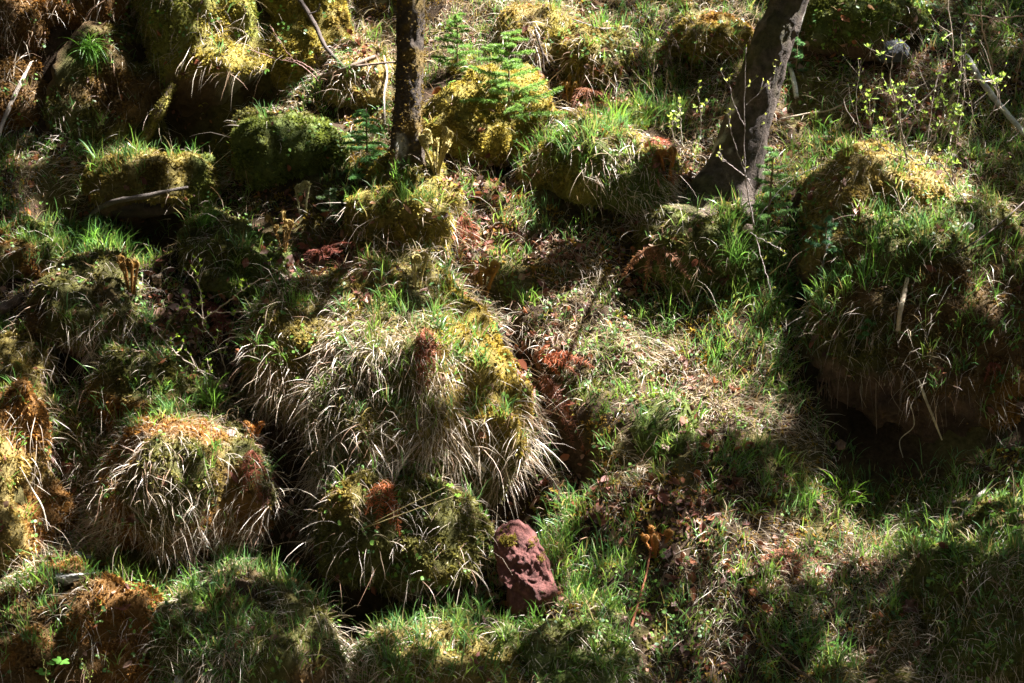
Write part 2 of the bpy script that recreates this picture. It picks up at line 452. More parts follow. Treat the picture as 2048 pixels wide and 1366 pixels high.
# scattering bases: one pooled list of points
def pool(dens, keep_hidden=0.35, allowrock=0.0, key=None, tdens=None):
    """points over the ground and every boulder; returns P, N, surface id, tint of the moss there, mossy"""
    Ps, Ns, Is, Cs = [], [], [], []
    A = TV[TT]; area = 0.5 * np.linalg.norm(np.cross(A[:, 1] - A[:, 0], A[:, 2] - A[:, 0]), axis=1).sum()
    n = int(area * (dens if tdens is None else tdens))
    P, N = sample(TV, TT, TN, n)
    ok = inframe(P) & outside_boulders(P)
    P, N = P[ok], N[ok]
    Ps.append(P); Ns.append(N); Is.append(np.full(len(P), -1)); Cs.append(np.zeros((len(P), 3)))
    for k, b in enumerate(BO):
        w_ = b[key] if key else 1.0
        A = b['V'][b['F']]; area = 0.5 * np.linalg.norm(np.cross(A[:, 1] - A[:, 0], A[:, 2] - A[:, 0]), axis=1).sum()
        n = int(area * dens * w_)
        if n < 1: continue
        P, N, m, mc_ = sample(b['V'], b['F'], b['N'], n, (b['mossy'], b['mcol']))
        ok = inframe(P) & (P[:, 2] > H(P[:, 0], P[:, 1]) - 0.01) & (rng.random(n) < np.maximum(m, allowrock))
        for j, o in enumerate(BO):
            if j != k and np.linalg.norm(o['c'] - b['c']) < 2.2:
                q = (P - o['c']) / np.array([o['a'], o['b'], o['cz']])
                ok &= (np.abs(q) ** 2.5).sum(1) > .5
        Ps.append(P[ok]); Ns.append(N[ok]); Is.append(np.full(ok.sum(), k)); Cs.append(mc_[ok])
    P = np.concatenate(Ps); N = np.concatenate(Ns); I = np.concatenate(Is); C = np.concatenate(Cs)
    vis = visible(P, N)
    ok = vis | (rng.random(len(P)) < keep_hidden)
    return P[ok], N[ok], I[ok], C[ok]

def unit(v): return v / (np.linalg.norm(v, axis=-1, keepdims=True) + 1e-9)

def blades(P, D, L, W, nseg, droop, kink=0.0):
    """curved tapering ribbons; returns V, [quads, tris], index of the root per vertex, t per vertex"""
    n = len(P)
    side = unit(np.cross(D, rng.normal(size=(n, 3))))
    pts = [P]; d = D.copy(); p = P.copy()
    for s in range(nseg):
        p = p + d * (L / nseg)[:, None]
        pts.append(p)
        d = d.copy(); d[:, 2] -= droop * (0.6 + s / nseg)
        if kink: d = d + rng.normal(size=(n, 3)) * kink
        d = unit(d)
    prof = 1 - (np.linspace(0, 1, nseg + 1) ** 1.7)
    V = []
    for s in range(nseg):
        V.append(pts[s] - side * (W * 0.5 * max(prof[s], .1))[:, None]); V.append(pts[s] + side * (W * 0.5 * max(prof[s], .1))[:, None])
    V.append(pts[nseg])
    k = 2 * nseg + 1
    V = np.stack(V, 1).reshape(-1, 3)
    base = (np.arange(n) * k)[:, None]
    Q = np.concatenate([base + np.array([[2 * s, 2 * s + 1, 2 * s + 3, 2 * s + 2]]) for s in range(nseg - 1)]) if nseg > 1 else np.zeros((0, 4), int)
    T = base + np.array([[2 * nseg - 2, 2 * nseg - 1, 2 * nseg]])
    rid = np.repeat(np.arange(n), k)
    tt = np.tile(np.concatenate([np.repeat(np.arange(nseg), 2), [nseg]]) / nseg, n)
    return V, [Q, T], rid, tt

DOWN = np.array([0, -math.cos(math.radians(38)), -math.sin(math.radians(38))])

# ------------------------------------------------------------------ moss, one part per boulder and one mass on the ground
P, N, I, C = pool(5000, 0.12, 0.03, 'm', 2600)
pt = blobs(P, PITB, 0.0)
ok = (I >= 0) | (rng.random(len(P)) < np.clip(0.75 + pt, 0.0, 1))
P, N, I, C = P[ok], N[ok], I[ok], C[ok]
g_ = I < 0
mixn = sstep(-.3, .4, fbm(P * 1.3, 3, 61))[:, None]
C[g_] = (np.array([.14, .15, .03]) * (1 - mixn) + np.array([.27, .17, .035]) * mixn)[g_]
cl = vnoise(P * 14, 71)
keep = rng.random(len(P)) < 0.62 + 0.38 * cl
P, N, I, C, cl = P[keep], N[keep], I[keep], C[keep], cl[keep]
def moss_mesh(P, N, C, cl):
    n = len(P)
    k = 3
    P3 = np.repeat(P, k, 0); N3 = np.repeat(N, k, 0)
    D = unit(N3 * 0.7 + rng.normal(size=(n * k, 3)) * 0.62 + np.array([0, -.05, .12]))
    L = np.repeat(rng.uniform(.011, .031, n) * (1 + .6 * cl), k) * rng.uniform(.7, 1.2, n * k)
    side = unit(np.cross(D, rng.normal(size=(n * k, 3))))
    Wd = L * rng.uniform(.28, .5, n * k)
    mid = P3 + D * (L * .45)[:, None]
    tip = P3 + D * L[:, None]; tip[:, 2] -= L * .15
    V = np.stack([P3 - D * .004, mid - side * Wd[:, None] * .5, tip, mid + side * Wd[:, None] * .5], 1).reshape(-1, 3)
    F = (np.arange(n * k) * 4)[:, None] + np.array([[0, 1, 2, 3]])
    var = np.repeat(rng.uniform(.6, 1.35, n) * (1 + .25 * cl), k)
    cc = np.repeat(C, k, 0) * var[:, None]
    cc = np.repeat(cc, 4, 0)
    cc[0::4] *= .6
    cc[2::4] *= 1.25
    return V, F, np.clip(cc, .003, .8)
for k, b in enumerate(BO):
    s_ = I == k
    if s_.sum() < 20: continue
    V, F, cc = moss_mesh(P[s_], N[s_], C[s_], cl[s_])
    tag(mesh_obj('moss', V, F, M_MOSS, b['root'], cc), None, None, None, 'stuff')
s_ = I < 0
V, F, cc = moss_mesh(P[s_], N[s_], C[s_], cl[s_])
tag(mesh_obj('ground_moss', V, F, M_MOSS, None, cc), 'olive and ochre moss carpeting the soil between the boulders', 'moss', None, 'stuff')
nmoss = len(P)

# ------------------------------------------------------------------ green grass, in tufts
P, N, I, C = pool(310, 0.3, 0.0, 'g', 310)
den = np.where(I < 0, np.clip(0.75 + blobs(P, GREEN) + blobs(P, PITB), 0.03, 1.6), np.clip(.75 + .5 * blobs(P, GREEN), .1, 1.5))
flat = sstep(-.15, .45, N[:, 2])
den = den * (0.12 + .88 * flat) * np.clip(.75 + .9 * fbm(P * 1.8, 2, 91), .1, 1.6)
keep = rng.random(len(P)) < den / 1.35
fx, fy, _ = proj(P)
for a, b in FERNS: keep &= ~((np.abs(fx - a) < 42) & (fy - b > -10) & (fy - b < 75))
P, N = P[keep], N[keep]; den = den[keep]
nb = rng.integers(4, 15, len(P))
r_ = np.repeat(np.arange(len(P)), nb)
n = len(r_)
off = rng.normal(size=(n, 3)) * .022
size = np.repeat(rng.uniform(.5, 1.25, len(P)) * (0.8 + .25 * np.clip(den, 0, 1.5)), nb)
D = unit(np.array([0, -.12, .9]) + .35 * N[r_] + rng.normal(size=(n, 3)) * np.array([.38, .38, .18]))
L = rng.uniform(.065, .175, n) * size
V, F, rid, tt = blades(P[r_] + off - N[r_] * .012, D, L, rng.uniform(.005, .0088, n) * (.6 + .5 * size), 4, .26, .10)
pal = np.array([[.09, .22, .045], [.14, .28, .05], [.07, .18, .06], [.19, .30, .065], [.11, .23, .09]])
bc = pal[rng.integers(0, len(pal), len(P))][r_] * rng.uniform(.75, 1.25, n)[:, None]
strawy = rng.random(n) < .07
bc[strawy] = np.array([.38, .32, .14])
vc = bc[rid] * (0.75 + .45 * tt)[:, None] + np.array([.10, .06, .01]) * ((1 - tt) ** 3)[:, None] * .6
tag(mesh_obj('green_grass', V, F, M_GRASS, None, vc), 'fresh green grass blades sprouting all over the hillside', 'grass', None, 'stuff')
ngreen = n

# ------------------------------------------------------------------ dry grass
P, N, I, C = pool(3000, 0.25, 0.02, 's', 4300)
den = np.where(I < 0, np.clip(0.8 + blobs(P, STRAW) + blobs(P, PITB), 0.02, 2), np.clip(.7 + .55 * blobs(P, STRAW), .05, 2))
den = den * np.clip(.7 + 1.0 * fbm(P * 2.3, 3, 131), .08, 1.7)
keep = rng.random(len(P)) < den / 1.7
P, N, I = P[keep], N[keep], I[keep]
n = len(P)
down = unit(DOWN - N * (N @ DOWN)[:, None])
wild = fbm(P * 3.1, 2, 151)[:, None] * np.array([1.0, 0, 0])
onb = (I >= 0)[:, None]
D = unit(N * np.where(onb, .26, .45) + down * np.where(onb, .85, .55) + wild * .8 + np.array([0, 0, .18]) + rng.normal(size=(n, 3)) * .4)
steep = sstep(.55, .05, N[:, 2])
L = rng.gamma(4, .03, n) * (.75 + .8 * steep * (I >= 0)) + .03
V, F, rid, tt = blades(P - N * .006, D, np.clip(L, .03, .4), rng.uniform(.0024, .0052, n), 4, .29, .13)
pal = np.array([[.54, .44, .32], [.62, .53, .43], [.42, .31, .21], [.32, .20, .13], [.57, .50, .39], [.47, .40, .33]])
bc = pal[rng.integers(0, len(pal), n)] * rng.uniform(.7, 1.15, n)[:, None]
tag(mesh_obj('dry_grass', V, F, M_STRAW, None, np.clip(bc[rid], 0, .8)), 'bleached dry grass stems drooping over the hummocks', 'dry grass', None, 'stuff')
nstraw = n
# long fringes hanging over the fronts of the hummocks
Ps, Ns = [], []
for b in BO:
    if b['s'] < .3: continue
    P, N, m = sample(b['V'], b['F'], b['N'], int(9500 * b['a'] * b['cz'] * b['s']), (b['mossy'],))
    ok = inframe(P) & (P[:, 2] > H(P[:, 0], P[:, 1])) & (N[:, 1] < -.15) & (m > .45) & (blobs(P, STRAW[:1]) > -.45) & (fbm(P * np.array([4.5, 4.5, 1.2]), 2, 171) > .02)
    Ps.append(P[ok]); Ns.append(N[ok])
P = np.concatenate(Ps); N = np.concatenate(Ns); n = len(P)
vs = visible(P, N); P, N = P[vs], N[vs]; n = len(P)
D = unit(N * .32 + np.array([0, -.05, -.1]) + rng.normal(size=(n, 3)) * .22 + (fbm(P * 3, 2, 191)[:, None] * np.array([.6, 0, 0])))
V, F, rid, tt = blades(P - N * .005, D, rng.gamma(5, .045, n).clip(.1, .45), rng.uniform(.002, .0042, n), 6, .40, .13)
bc = pal[rng.integers(0, len(pal), n)] * rng.uniform(.6, 1.1, n)[:, None]
tag(mesh_obj('hanging_grass', V, F, M_STRAW, None, np.clip(bc[rid], 0, .8)), 'long withered grass hanging down the fronts of the hummocks', 'dry grass', None, 'stuff')
nfringe = n

# ------------------------------------------------------------------ dead leaf litter
def leafset(P, N, L, Wf, C, tilt=.5, curl=.25):
    n = len(P)
    Nn = unit(N + rng.normal(size=(n, 3)) * tilt)
    ax = unit(np.cross(Nn, rng.normal(size=(n, 3))))
    sd_ = np.cross(Nn, ax)
    W_ = L * Wf
    cv = (L * curl * rng.uniform(-.6, 1, n))[:, None]
    a = P - ax * (L * .5)[:, None]; b = P + ax * (L * .5)[:, None] + Nn * cv * .6
    m1 = P - ax * (L * .12)[:, None]; m2 = P + ax * (L * .2)[:, None]
    V = np.stack([a, m1 + sd_ * (W_ * .5)[:, None] + Nn * cv, m2 + sd_ * (W_ * .42)[:, None] + Nn * cv * 1.2, b,
                  m2 - sd_ * (W_ * .42)[:, None] + Nn * cv * 1.2, m1 - sd_ * (W_ * .5)[:, None] + Nn * cv, P], 1).reshape(-1, 3)
    bs = (np.arange(n) * 7)[:, None]
    Q = np.concatenate([bs + np.array([[0, 6, 1, 1]])[:, :3], bs + np.array([[1, 6, 2]]), bs + np.array([[2, 6, 3]]), bs + np.array([[3, 6, 4]]), bs + np.array([[4, 6, 5]]), bs + np.array([[5, 6, 0]])])
    return V, Q, np.repeat(C, 7, 0)
def leafquad(P, L, Wf, C):
    n = len(P); Nn = unit(rng.normal(size=(n, 3))); ax = unit(np.cross(Nn, rng.normal(size=(n, 3)))); sd_ = np.cross(Nn, ax)
    a = ax * (L * .5)[:, None]; b = sd_ * (L * Wf * .5)[:, None]
    V = np.stack([P - a, P + b * 1.1 - a * .1 + Nn * .01, P + a, P - b * 1.1 - a * .1 + Nn * .01], 1).reshape(-1, 3)
    return V, np.arange(4 * n).reshape(-1, 4), np.repeat(C, 4, 0)
P, N, I, C = pool(480, 0.3, 0.02, None, 1000)
den = np.clip(np.where(I < 0, .16, .06) + blobs(P, LITTER), 0, 2)
keep = rng.random(len(P)) < den / 1.2 * np.clip(.6 + 1.3 * fbm(P * 3.5, 2, 211), .05, 1.6)
P, N = P[keep], N[keep]; n = len(P)
pal = np.array([[.21, .08, .055], [.16, .06, .045], [.25, .115, .075], [.30, .18, .125], [.10, .05, .04], [.30, .11, .05], [.23, .14, .115]])
C = pal[rng.integers(0, len(pal), n)] * rng.uniform(.7, 1.3, n)[:, None]
V, F, cc = leafset(P + N * .014, N, .018 + rng.gamma(2.2, .013, n).clip(0, .08), rng.uniform(.3, .75, n), C, .6, .45)
tag(mesh_obj('leaf_litter', V, F, M_LEAF, None, cc, False), 'curled reddish brown dead leaves lying in the hollows', 'leaf litter', None, 'stuff')
nlit = n
# low herb leaves
P, N, I, C = pool(110, 0.3, 0.02, None, 170)
keep = rng.random(len(P)) < np.clip(.35 + fbm(P * 1.5, 2, 7) * .9 + blobs(P, PITB), .02, 1)
P, N = P[keep], N[keep]
r_ = np.repeat(np.arange(len(P)), 3); n = len(r_)
pal = np.array([[.12, .24, .04], [.17, .30, .05], [.08, .17, .05]])
V, F, cc = leafset(P[r_] + N[r_] * .03 + rng.normal(size=(n, 3)) * .014, N[r_] + np.array([0, -.2, .4]), rng.uniform(.014, .034, n), rng.uniform(.6, .9, n),
                   pal[rng.integers(0, 3, n)] * rng.uniform(.8, 1.2, n)[:, None], .4, .1)
tag(mesh_obj('ground_cover', V, F, M_GREEN, None, cc, False), 'tiny green herb leaves dotted through grass and moss', 'ground cover', None, 'stuff')

# ------------------------------------------------------------------ tubes
def spline(pts, n):
    pts = np.asarray(pts, float)
    k = len(pts)
    if k == 2: return pts[0] + (pts[1] - pts[0]) * np.linspace(0, 1, n)[:, None]
    u = np.linspace(0, k - 1, n); out = []
    for x in u:
        i = min(int(x), k - 2); f = x - i
        p0, p1, p2, p3 = pts[max(i - 1, 0)], pts[i], pts[i + 1], pts[min(i + 2, k - 1)]
        out.append(.5 * ((2 * p1) + (-p0 + p2) * f + (2 * p0 - 5 * p1 + 4 * p2 - p3) * f * f + (-p0 + 3 * p1 - 3 * p2 + p3) * f ** 3))
    return np.array(out)

def tube(path, rad, nseg=6, caps=True, rough=0.0, seed=0, rfreq=30):
    path = np.asarray(path, float); n = len(path)
    rad = np.interp(np.linspace(0, 1, n), np.linspace(0, 1, len(rad)), rad) if np.ndim(rad) else np.full(n, rad)
    T = unit(np.gradient(path, axis=0))
    ref = np.array([0.31, -.82, .48]); V = []
    x = unit(np.cross(T[0], ref))
    ang = np.linspace(0, 2 * PI, nseg, endpoint=False)
    for i in range(n):
        x = unit(x - T[i] * (x @ T[i])); y = np.cross(T[i], x)
        V.append(path[i] + rad[i] * (np.cos(ang)[:, None] * x + np.sin(ang)[:, None] * y))
    V = np.array(V)
    if rough:
        W_ = V.reshape(-1, 3); c = np.repeat(path, nseg, 0)
        W_ = W_ + unit(W_ - c) * (fbm(W_ * rfreq, 3, seed) * rough * np.repeat(rad, nseg))[:, None]
        V = W_.reshape(V.shape)
    idx = np.arange(n * nseg).reshape(n, nseg)
    Q = np.stack([idx[:-1], idx[1:], np.roll(idx, -1, 1)[1:], np.roll(idx, -1, 1)[:-1]], -1).reshape(-1, 4)
    V = V.reshape(-1, 3); T3 = np.zeros((0, 3), int)
    if caps:
        V = np.concatenate([V, path[:1], path[-1:]])
        a, b = n * nseg, n * nseg + 1
        r0 = idx[0]; r1 = idx[-1]
        T3 = np.concatenate([np.stack([np.full(nseg, a), r0, np.roll(r0, -1)], 1), np.stack([np.full(nseg, b), np.roll(r1, -1), r1], 1)])
    return V, [Q, T3]

class Geo:
    def __init__(s): s.V = []; s.Q = []; s.T = []; s.C = []; s.n = 0
    def add(s, V, F, C):
        V = np.asarray(V)
        for f in (F if isinstance(F, list) else [F]):
            f = np.asarray(f)
            if len(f): (s.Q if f.shape[1] == 4 else s.T).append(f + s.n)
        C = np.asarray(C, float)
        s.C.append(np.tile(C, (len(V), 1)) if C.ndim == 1 else C)
        s.V.append(V); s.n += len(V); return s
    def build(s, name, mat, parent=None, smooth=True):
        F = []
        if s.Q: F.append(np.concatenate(s.Q))
        if s.T: F.append(np.concatenate(s.T))
        return mesh_obj(name, np.concatenate(s.V), F, mat, parent, np.clip(np.concatenate(s.C), .002, .9), smooth)

# ------------------------------------------------------------------ the two trees in view
def bark_col(V, moss=(.2, .16, .04), mossamt=.5, lich=.25, seed=0, base=(.13, .095, .065)):
    n1 = fbm(V * np.array([9, 9, 3.]), 3, seed); n2 = fbm(V * 5, 3, seed + 5); n3 = fbm(V * 12, 2, seed + 9)
    c = np.array(base) * (1 + .4 * n1)[:, None]
    m = (sstep(.0, .35, n2 + mossamt - .5))[:, None]
    c = c * (1 - m) + np.array(moss) * (1 + .4 * n3)[:, None] * m
    l = sstep(.45, .6, fbm(V * np.array([4, 4, 2.5]), 2, seed + 31) + lich - .3)[:, None]
    return np.clip(c * (1 - l) + np.array([.42, .40, .34]) * l, .01, .7)

def trunk_tree(pxpath, widths, label, mossamt, lich, seed, top, base_y_shift=0.0, moss=(.2, .16, .04), basec=(.13, .095, .065)):
    b0 = hit(*pxpath[0])
    y0 = b0[1] + base_y_shift
    pts = [at_y(px, py, y0 + .04 * i) for i, (px, py) in enumerate(pxpath)]
    sc = (pts[0] - CAM) @ FWD / FPX
    rad = [w_ * .5 * sc for w_ in widths]
    pts = [pts[0] + np.array([-.03, .0, -.6])] + pts
    rad = [rad[0] * 1.25] + rad
    for dx, dy, dz, r in top:
        pts.append(pts[-1] + np.array([dx, dy, dz])); rad.append(r)
    root = empty('tree', b0)
    tag(root, label, 'tree')
    k = (len(pts) - 1) * 26
    path = spline(pts, k)
    V, F = tube(path, rad, 44, True, .07, seed, 7)
    # root flare ridges
    c = np.concatenate([np.repeat(path, 44, 0), path[:1], path[-1:]])
    hgt = V[:, 2] - b0[2]
    ang = np.arctan2(V[:, 1] - c[:, 1], V[:, 0] - c[:, 0])
    fl = sstep(.55, -.1, hgt) * (.35 * np.cos(ang * 4 + seed) + .22)
    V = V + (V - c) * fl[:, None]
    V = V + unit(V - c + 1e-6) * (np.abs(fbm(V * np.array([22, 22, 6.]), 3, seed + 60)) * -.014 + .004)[:, None]
    g = Geo().add(V, F, bark_col(V, moss, mossamt, lich, seed, basec))
    tr = g.build('trunk', M_BARK, root)
    return root, pts, rad, V, c

T1, pts1, rad1, V1, c1 = trunk_tree([(815, 315), (815, 220), (820, 110), (822, 0)], [62, 55, 54, 55], 'thin upright tree with mossy dark trunk beside the golden boulder', .62, .12, 3,
                            [(.02, .05, .9, .10), (.05, .1, 1.6, .09), (.3, .3, 2.2, .07), (.5, .3, 2.2, .03)], moss=(.15, .10, .03), basec=(.08, .06, .045))
T2, pts2, rad2, V2, c2 = trunk_tree([(1445, 430), (1470, 340), (1505, 210), (1548, 80), (1578, 0)], [128, 104, 88, 80, 74], 'leaning smooth barked tree with pale lichen patches at right', .22, .06, 11,
                            [(.3, .05, .9, .13), (.35, .1, 1.5, .12), (.3, .2, 2.0, .10), (.2, .2, 2.2, .04)], .42, moss=(.07, .06, .03), basec=(.10, .075, .06))
for k_, (ex, ey) in enumerate([(1375, 445), (1330, 420), (1440, 470), (1500, 465), (1405, 470)]):
    e_ = hit(ex, ey, -.04); b_ = pts2[2] * .5 + pts2[1] * .5 + np.array([0, 0, -.02])
    V, F = tube(spline([b_, (b_ + e_) / 2 + np.array([0, 0, -.05]), e_], 24), [.13, .075, .03], 12, True, .18, k_, 9)
    Geo().add(V, F, bark_col(V, (.10, .09, .035), .55, .05, k_)).build('root', M_BARK, T2)
# shaggy moss on the thin trunk
ii = rng.integers(0, len(V1) - 2, 5200)
Pm = V1[ii] + rng.normal(size=(len(ii), 3)) * .012
ok = inframe(Pm, 100)
Pm = Pm[ok]; Nm = unit(V1[ii][ok] - c1[ii][ok])
jm = fbm(Pm * 4, 2, 44) > -.15
Vm, Fm, Cm = moss_mesh(Pm[jm], Nm[jm], np.tile([.16, .11, .03], (jm.sum(), 1)), np.zeros(jm.sum()) - .5)
tag(mesh_obj('moss', Vm, Fm, M_MOSS, T1, Cm), None, None, None, 'stuff')

# ------------------------------------------------------------------ unseen crown leaves added along sun rays to shade all but the lit patches
LIT = [(1650, 1260, 260, 70, .32), (1950, 880, 60, 40, .3), (1880, 640, 110, 60, .35), (150, 1140, 42, 42, .6), (560, 1260, 90, 50, .3), (965, 555, 38, 42, .8), (260, 545, 38, 36, .8), (415, 110, 95, 130, 1), (610, 100, 75, 110, 1), (110, 90, 140, 110, .9), (90, 260, 70, 70, .5), (60, 230, 60, 60, .4), (715, 130, 70, 60, 1), (1000, 60, 170, 75, .95), (1230, 50, 120, 60, .8),
       (970, 225, 150, 105, 1), (1060, 130, 110, 60, .9), (590, 235, 110, 22, .8), (735, 275, 65, 50, .9), (870, 300, 55, 70, 1), (955, 365, 90, 35, 1), (1235, 320, 75, 75, 1),
       (1345, 330, 80, 35, .9), (1190, 425, 150, 50, 1), (1050, 485, 110, 42, .95), (1290, 400, 60, 30, .9), (1740, 390, 130, 70, 1), (1850, 440, 70, 60, .9), (1430, 90, 80, 80, .7), (1480, 455, 60, 30, .7),
       (720, 710, 110, 80, 1), (900, 720, 110, 70, 1), (700, 830, 120, 80, .8), (1010, 640, 60, 50, .7), (1250, 700, 220, 90, 1), (1430, 640, 130, 70, .95), (1300, 800, 150, 70, 1), (1480, 800, 90, 60, .8), (1530, 700, 80, 70, .9), (1180, 600, 150, 32, 1), (1330, 590, 110, 30, .9),
       (1700, 600, 90, 45, .65), (1820, 520, 90, 35, .7), (1590, 740, 45, 60, .6), (1250, 1010, 110, 45, .75), (1420, 1075, 70, 40, .9), (1520, 1125, 90, 40, 1), (1620, 1110, 90, 55, 1), (1720, 1085, 70, 35, .9), (1650, 1020, 70, 45, .7),
       (380, 900, 130, 55, 1), (330, 960, 90, 50, .8), (470, 930, 50, 50, 1), (15, 1030, 50, 170, 1), (100, 1230, 80, 45, .9), (230, 1215, 90, 40, .9), (870, 1270, 140, 40, .95), (1000, 1240, 60, 40, .8), (1180, 1170, 100, 60, .7), (1060, 1130, 40, 70, .6),
       (170, 560, 100, 28, .8), (60, 520, 70, 45, .6), (310, 330, 90, 25, .9), (890, 1060, 80, 70, .7), (690, 920, 90, 80, .7), (840, 470, 70, 70, .75), (830, 570, 90, 40, .6), (1575, 180, 45, 170, .9), (838, 150, 26, 160, 1),
       (300, 760, 70, 45, .7), (1700, 190, 60, 25, .4), (1850, 230, 60, 30, .3), (700, 360, 90, 30, .5), (1980, 1100, 60, 40, .4), (1950, 720, 40, 40, .6), (1060, 860, 50, 35, .5), (1230, 880, 100, 35, .5), (1330, 200, 60, 40, .4), (420, 540, 60, 30, .3)]

def litmask(x, y):
    r = np.zeros_like(x)
    for px, py, rx, ry, s in LIT:
        q = ((x - px) / (rx * 1.36)) ** 2 + ((y - py) / (ry * 1.36)) ** 2
        r = np.maximum(r, s * sstep(1.35, .65, q))
    return r

# unseen trees added outside the picture to carry the shading leaves
def added_tree(x, y, h, lean, label, seed):
    z = float(H(np.array([x]), np.array([y]))[0])
    root = empty('tree', (x, y, z)); tag(root, label, 'tree', 'unseen trees added to carry shading leaves')
    pts = [np.array([x, y, z - .4]), np.array([x + .05, y, z + h * .25]), np.array([x + lean * .5, y + .1, z + h * .6]), np.array([x + lean, y + .1, z + h])]
    V, F = tube(spline(pts, 40), [.24, .19, .14, .03], 14, True, .12, seed, 6)
    Geo().add(V, F, bark_col(V, seed=seed)).build('trunk', M_BARK, root)
    return root, spline(pts, 40)
TR = [(T1, spline(pts1, 60)), (T2, spline(pts2, 60)),
      added_tree(5.8, -1.1, 9.0, .3, 'tall straight tree added for shade outside the picture right of the largest boulder', 41),
      added_tree(6.6, 7.0, 8.0, -.3, 'tall tree added for shade outside the picture uphill of the birch branch', 42),
      added_tree(7.4, -2.0, 9.5, .2, 'tall tree added for shade outside the picture right of the lower right corner', 43),
      added_tree(3.1, 6.6, 6.5, .1, 'tree added for shade outside the picture uphill of the leaning trunk', 44)]
NR = 52000
px = rng.uniform(-500, 2650, NR); py = rng.uniform(-650, 1750, NR)
lm = litmask(px, py)
outside = (px < -40) | (px > 2090) | (py < -40) | (py > 1410)
HP = np.array([hit(a, b) for a, b in zip(px, py)])
big = fbm(HP * 2.6, 3, 301)
sv_ = Vector(TOSUN.tolist())
open_sky = np.array([BVH.ray_cast(Vector((q + TOSUN * .06).tolist()), sv_)[0] is None for q in HP])
shade = np.where(outside, .55, 1.0) * (1 - lm) * open_sky
shade = shade * np.where(big > .42, .35, 1.0)
shade = np.where((lm > .3) & (big < -.55), np.maximum(shade, .3), shade)
nd_ = np.array([(lambda r: (r[1][:] if r[0] is not None else (0, -.6, .8)))(BVH.find_nearest(Vector(q.tolist()))) for q in HP])
vw = unit(CAM - HP)
wt = np.abs(nd_ @ TOSUN) / np.clip(np.abs((nd_ * vw).sum(1)), .25, 1) * (np.linalg.norm(CAM - HP, axis=1) / 12.5) ** 2
cnt = rng.poisson(np.clip(shade * wt * 2.3, 0, 7))
HP = np.repeat(HP, cnt, 0)
HP = HP + rng.normal(size=HP.shape) * .02
cl_ = np.floor(HP * 1.4).astype(int)
tcl = 6.2 + 3.2 * _h(cl_[:, 0], cl_[:, 1], cl_[:, 2], 5)
t = tcl + rng.normal(size=len(HP)) * .25
LP = HP + TOSUN * t[:, None]
lx, ly, lz = proj(LP)
bad = (lz > 0.2) & (lx > -150) & (lx < 2200) & (ly > -150) & (ly < 1500)
for pth_ in (TR[0][1], TR[1][1]):      # the two trunks in view stand in open sun
    for q in pth_[(proj(pth_)[1] > -40)][::1]:
        rel = LP - (q + np.array([.08, 0, 0])); al = rel @ TOSUN
        bad |= (np.linalg.norm(rel - al[:, None] * TOSUN, axis=1) < .16) & (q[2] > pth_[0, 2] + .7)
LP = LP[~bad]
near_t = np.argmin(np.stack([np.min(np.linalg.norm(LP[:, None, :2] - pth[None, 30::6, :2], axis=2), axis=1) for _, pth in TR], 1), 1)
for k, (root, pth) in enumerate(TR):
    s_ = near_t == k
    if s_.sum() < 5: continue
    Q = LP[s_]; n = len(Q)
    pal = np.array([[.06, .13, .03], [.08, .16, .03], [.05, .10, .03]])
    V, F, cc = leafquad(Q, rng.uniform(.08, .14, n), rng.uniform(.6, .9, n), pal[rng.integers(0, 3, n)])
    mesh_obj('shade_crown', V, F, M_GREEN, root, cc, False)  # leaf mass shaped by the shade wanted on the slope
    # limbs added to carry the shading leaf clumps
    cells = {}
    for q in Q: cells.setdefault(tuple(np.floor(q * 1.1).astype(int)), []).append(q)
    cents = [np.mean(v, 0) for v in cells.values() if len(v) > 14]
    random.Random(5).shuffle(cents)
    for c in cents[:8]:
        up = pth[20:]
        d_ = np.linalg.norm(up[:, :2] - c[:2], axis=1)
        i = int(np.argmin(np.abs(up[:, 2] - (c[2] - .45 * d_))))
        a = up[i]
        if proj(a)[1] > -60 and -50 < proj(a)[0] < 2100 : a = up[-6]
        mid = (a + c) / 2 + np.array([0, 0, .15])
        V, F = tube(spline([a, mid, c], 10), [.022, .014, .005], 5)
        Geo().add(V, F, (.12, .09, .06)).build('limb', M_TWIG, root)

# unseen wood added as a leaf shell to cut sky light; open towards the sun
NF = 27000
u = rng.normal(size=(NF, 3)); u[:, 2] = np.abs(u[:, 2]); u = unit(u)
rr = rng.uniform(15, 24, NF)
FP = np.array([0, -3.0, 0]) + u * rr[:, None]
open_c = (u @ TOSUN < .93) & ~((u[:, 1] > .25) & (u[:, 2] < .35) & (np.abs(u[:, 0]) < .5))
FP = FP[open_c]
q = FP - CAM
fz = q @ FWD
okf = ~((fz > 0) & (np.abs(q[:, 0]) < fz * .36) & (np.abs(q @ UPV) < fz * .27)) & (FP[:, 2] > H(FP[:, 0], FP[:, 1]) + .3)
# keep every sun ray into the picture free
rel = FP - np.array([0, 0, .3]); along = rel @ TOSUN; perp = np.linalg.norm(rel - along[:, None] * TOSUN, axis=1)
okf &= ~((along > 0) & (perp < 6.5))
FP = FP[okf]; n = len(FP)
V, F, cc = leafquad(FP, rng.uniform(.8, 1.5, n), rng.uniform(.6, .9, n), np.array([.03, .042, .02]) * rng.uniform(.6, 1.3, n)[:, None])
tag(mesh_obj('sky_block_wood', V, F, M_GREEN, None, cc, False), 'unseen leaf shell of a wood added outside the picture to cut sky light', 'wood', None, 'stuff')

# ================================================================== individual plants, wood and stones
def depth_scale(p): return float((np.asarray(p) - CAM) @ FWD / FPX)

R = random.Random(99)

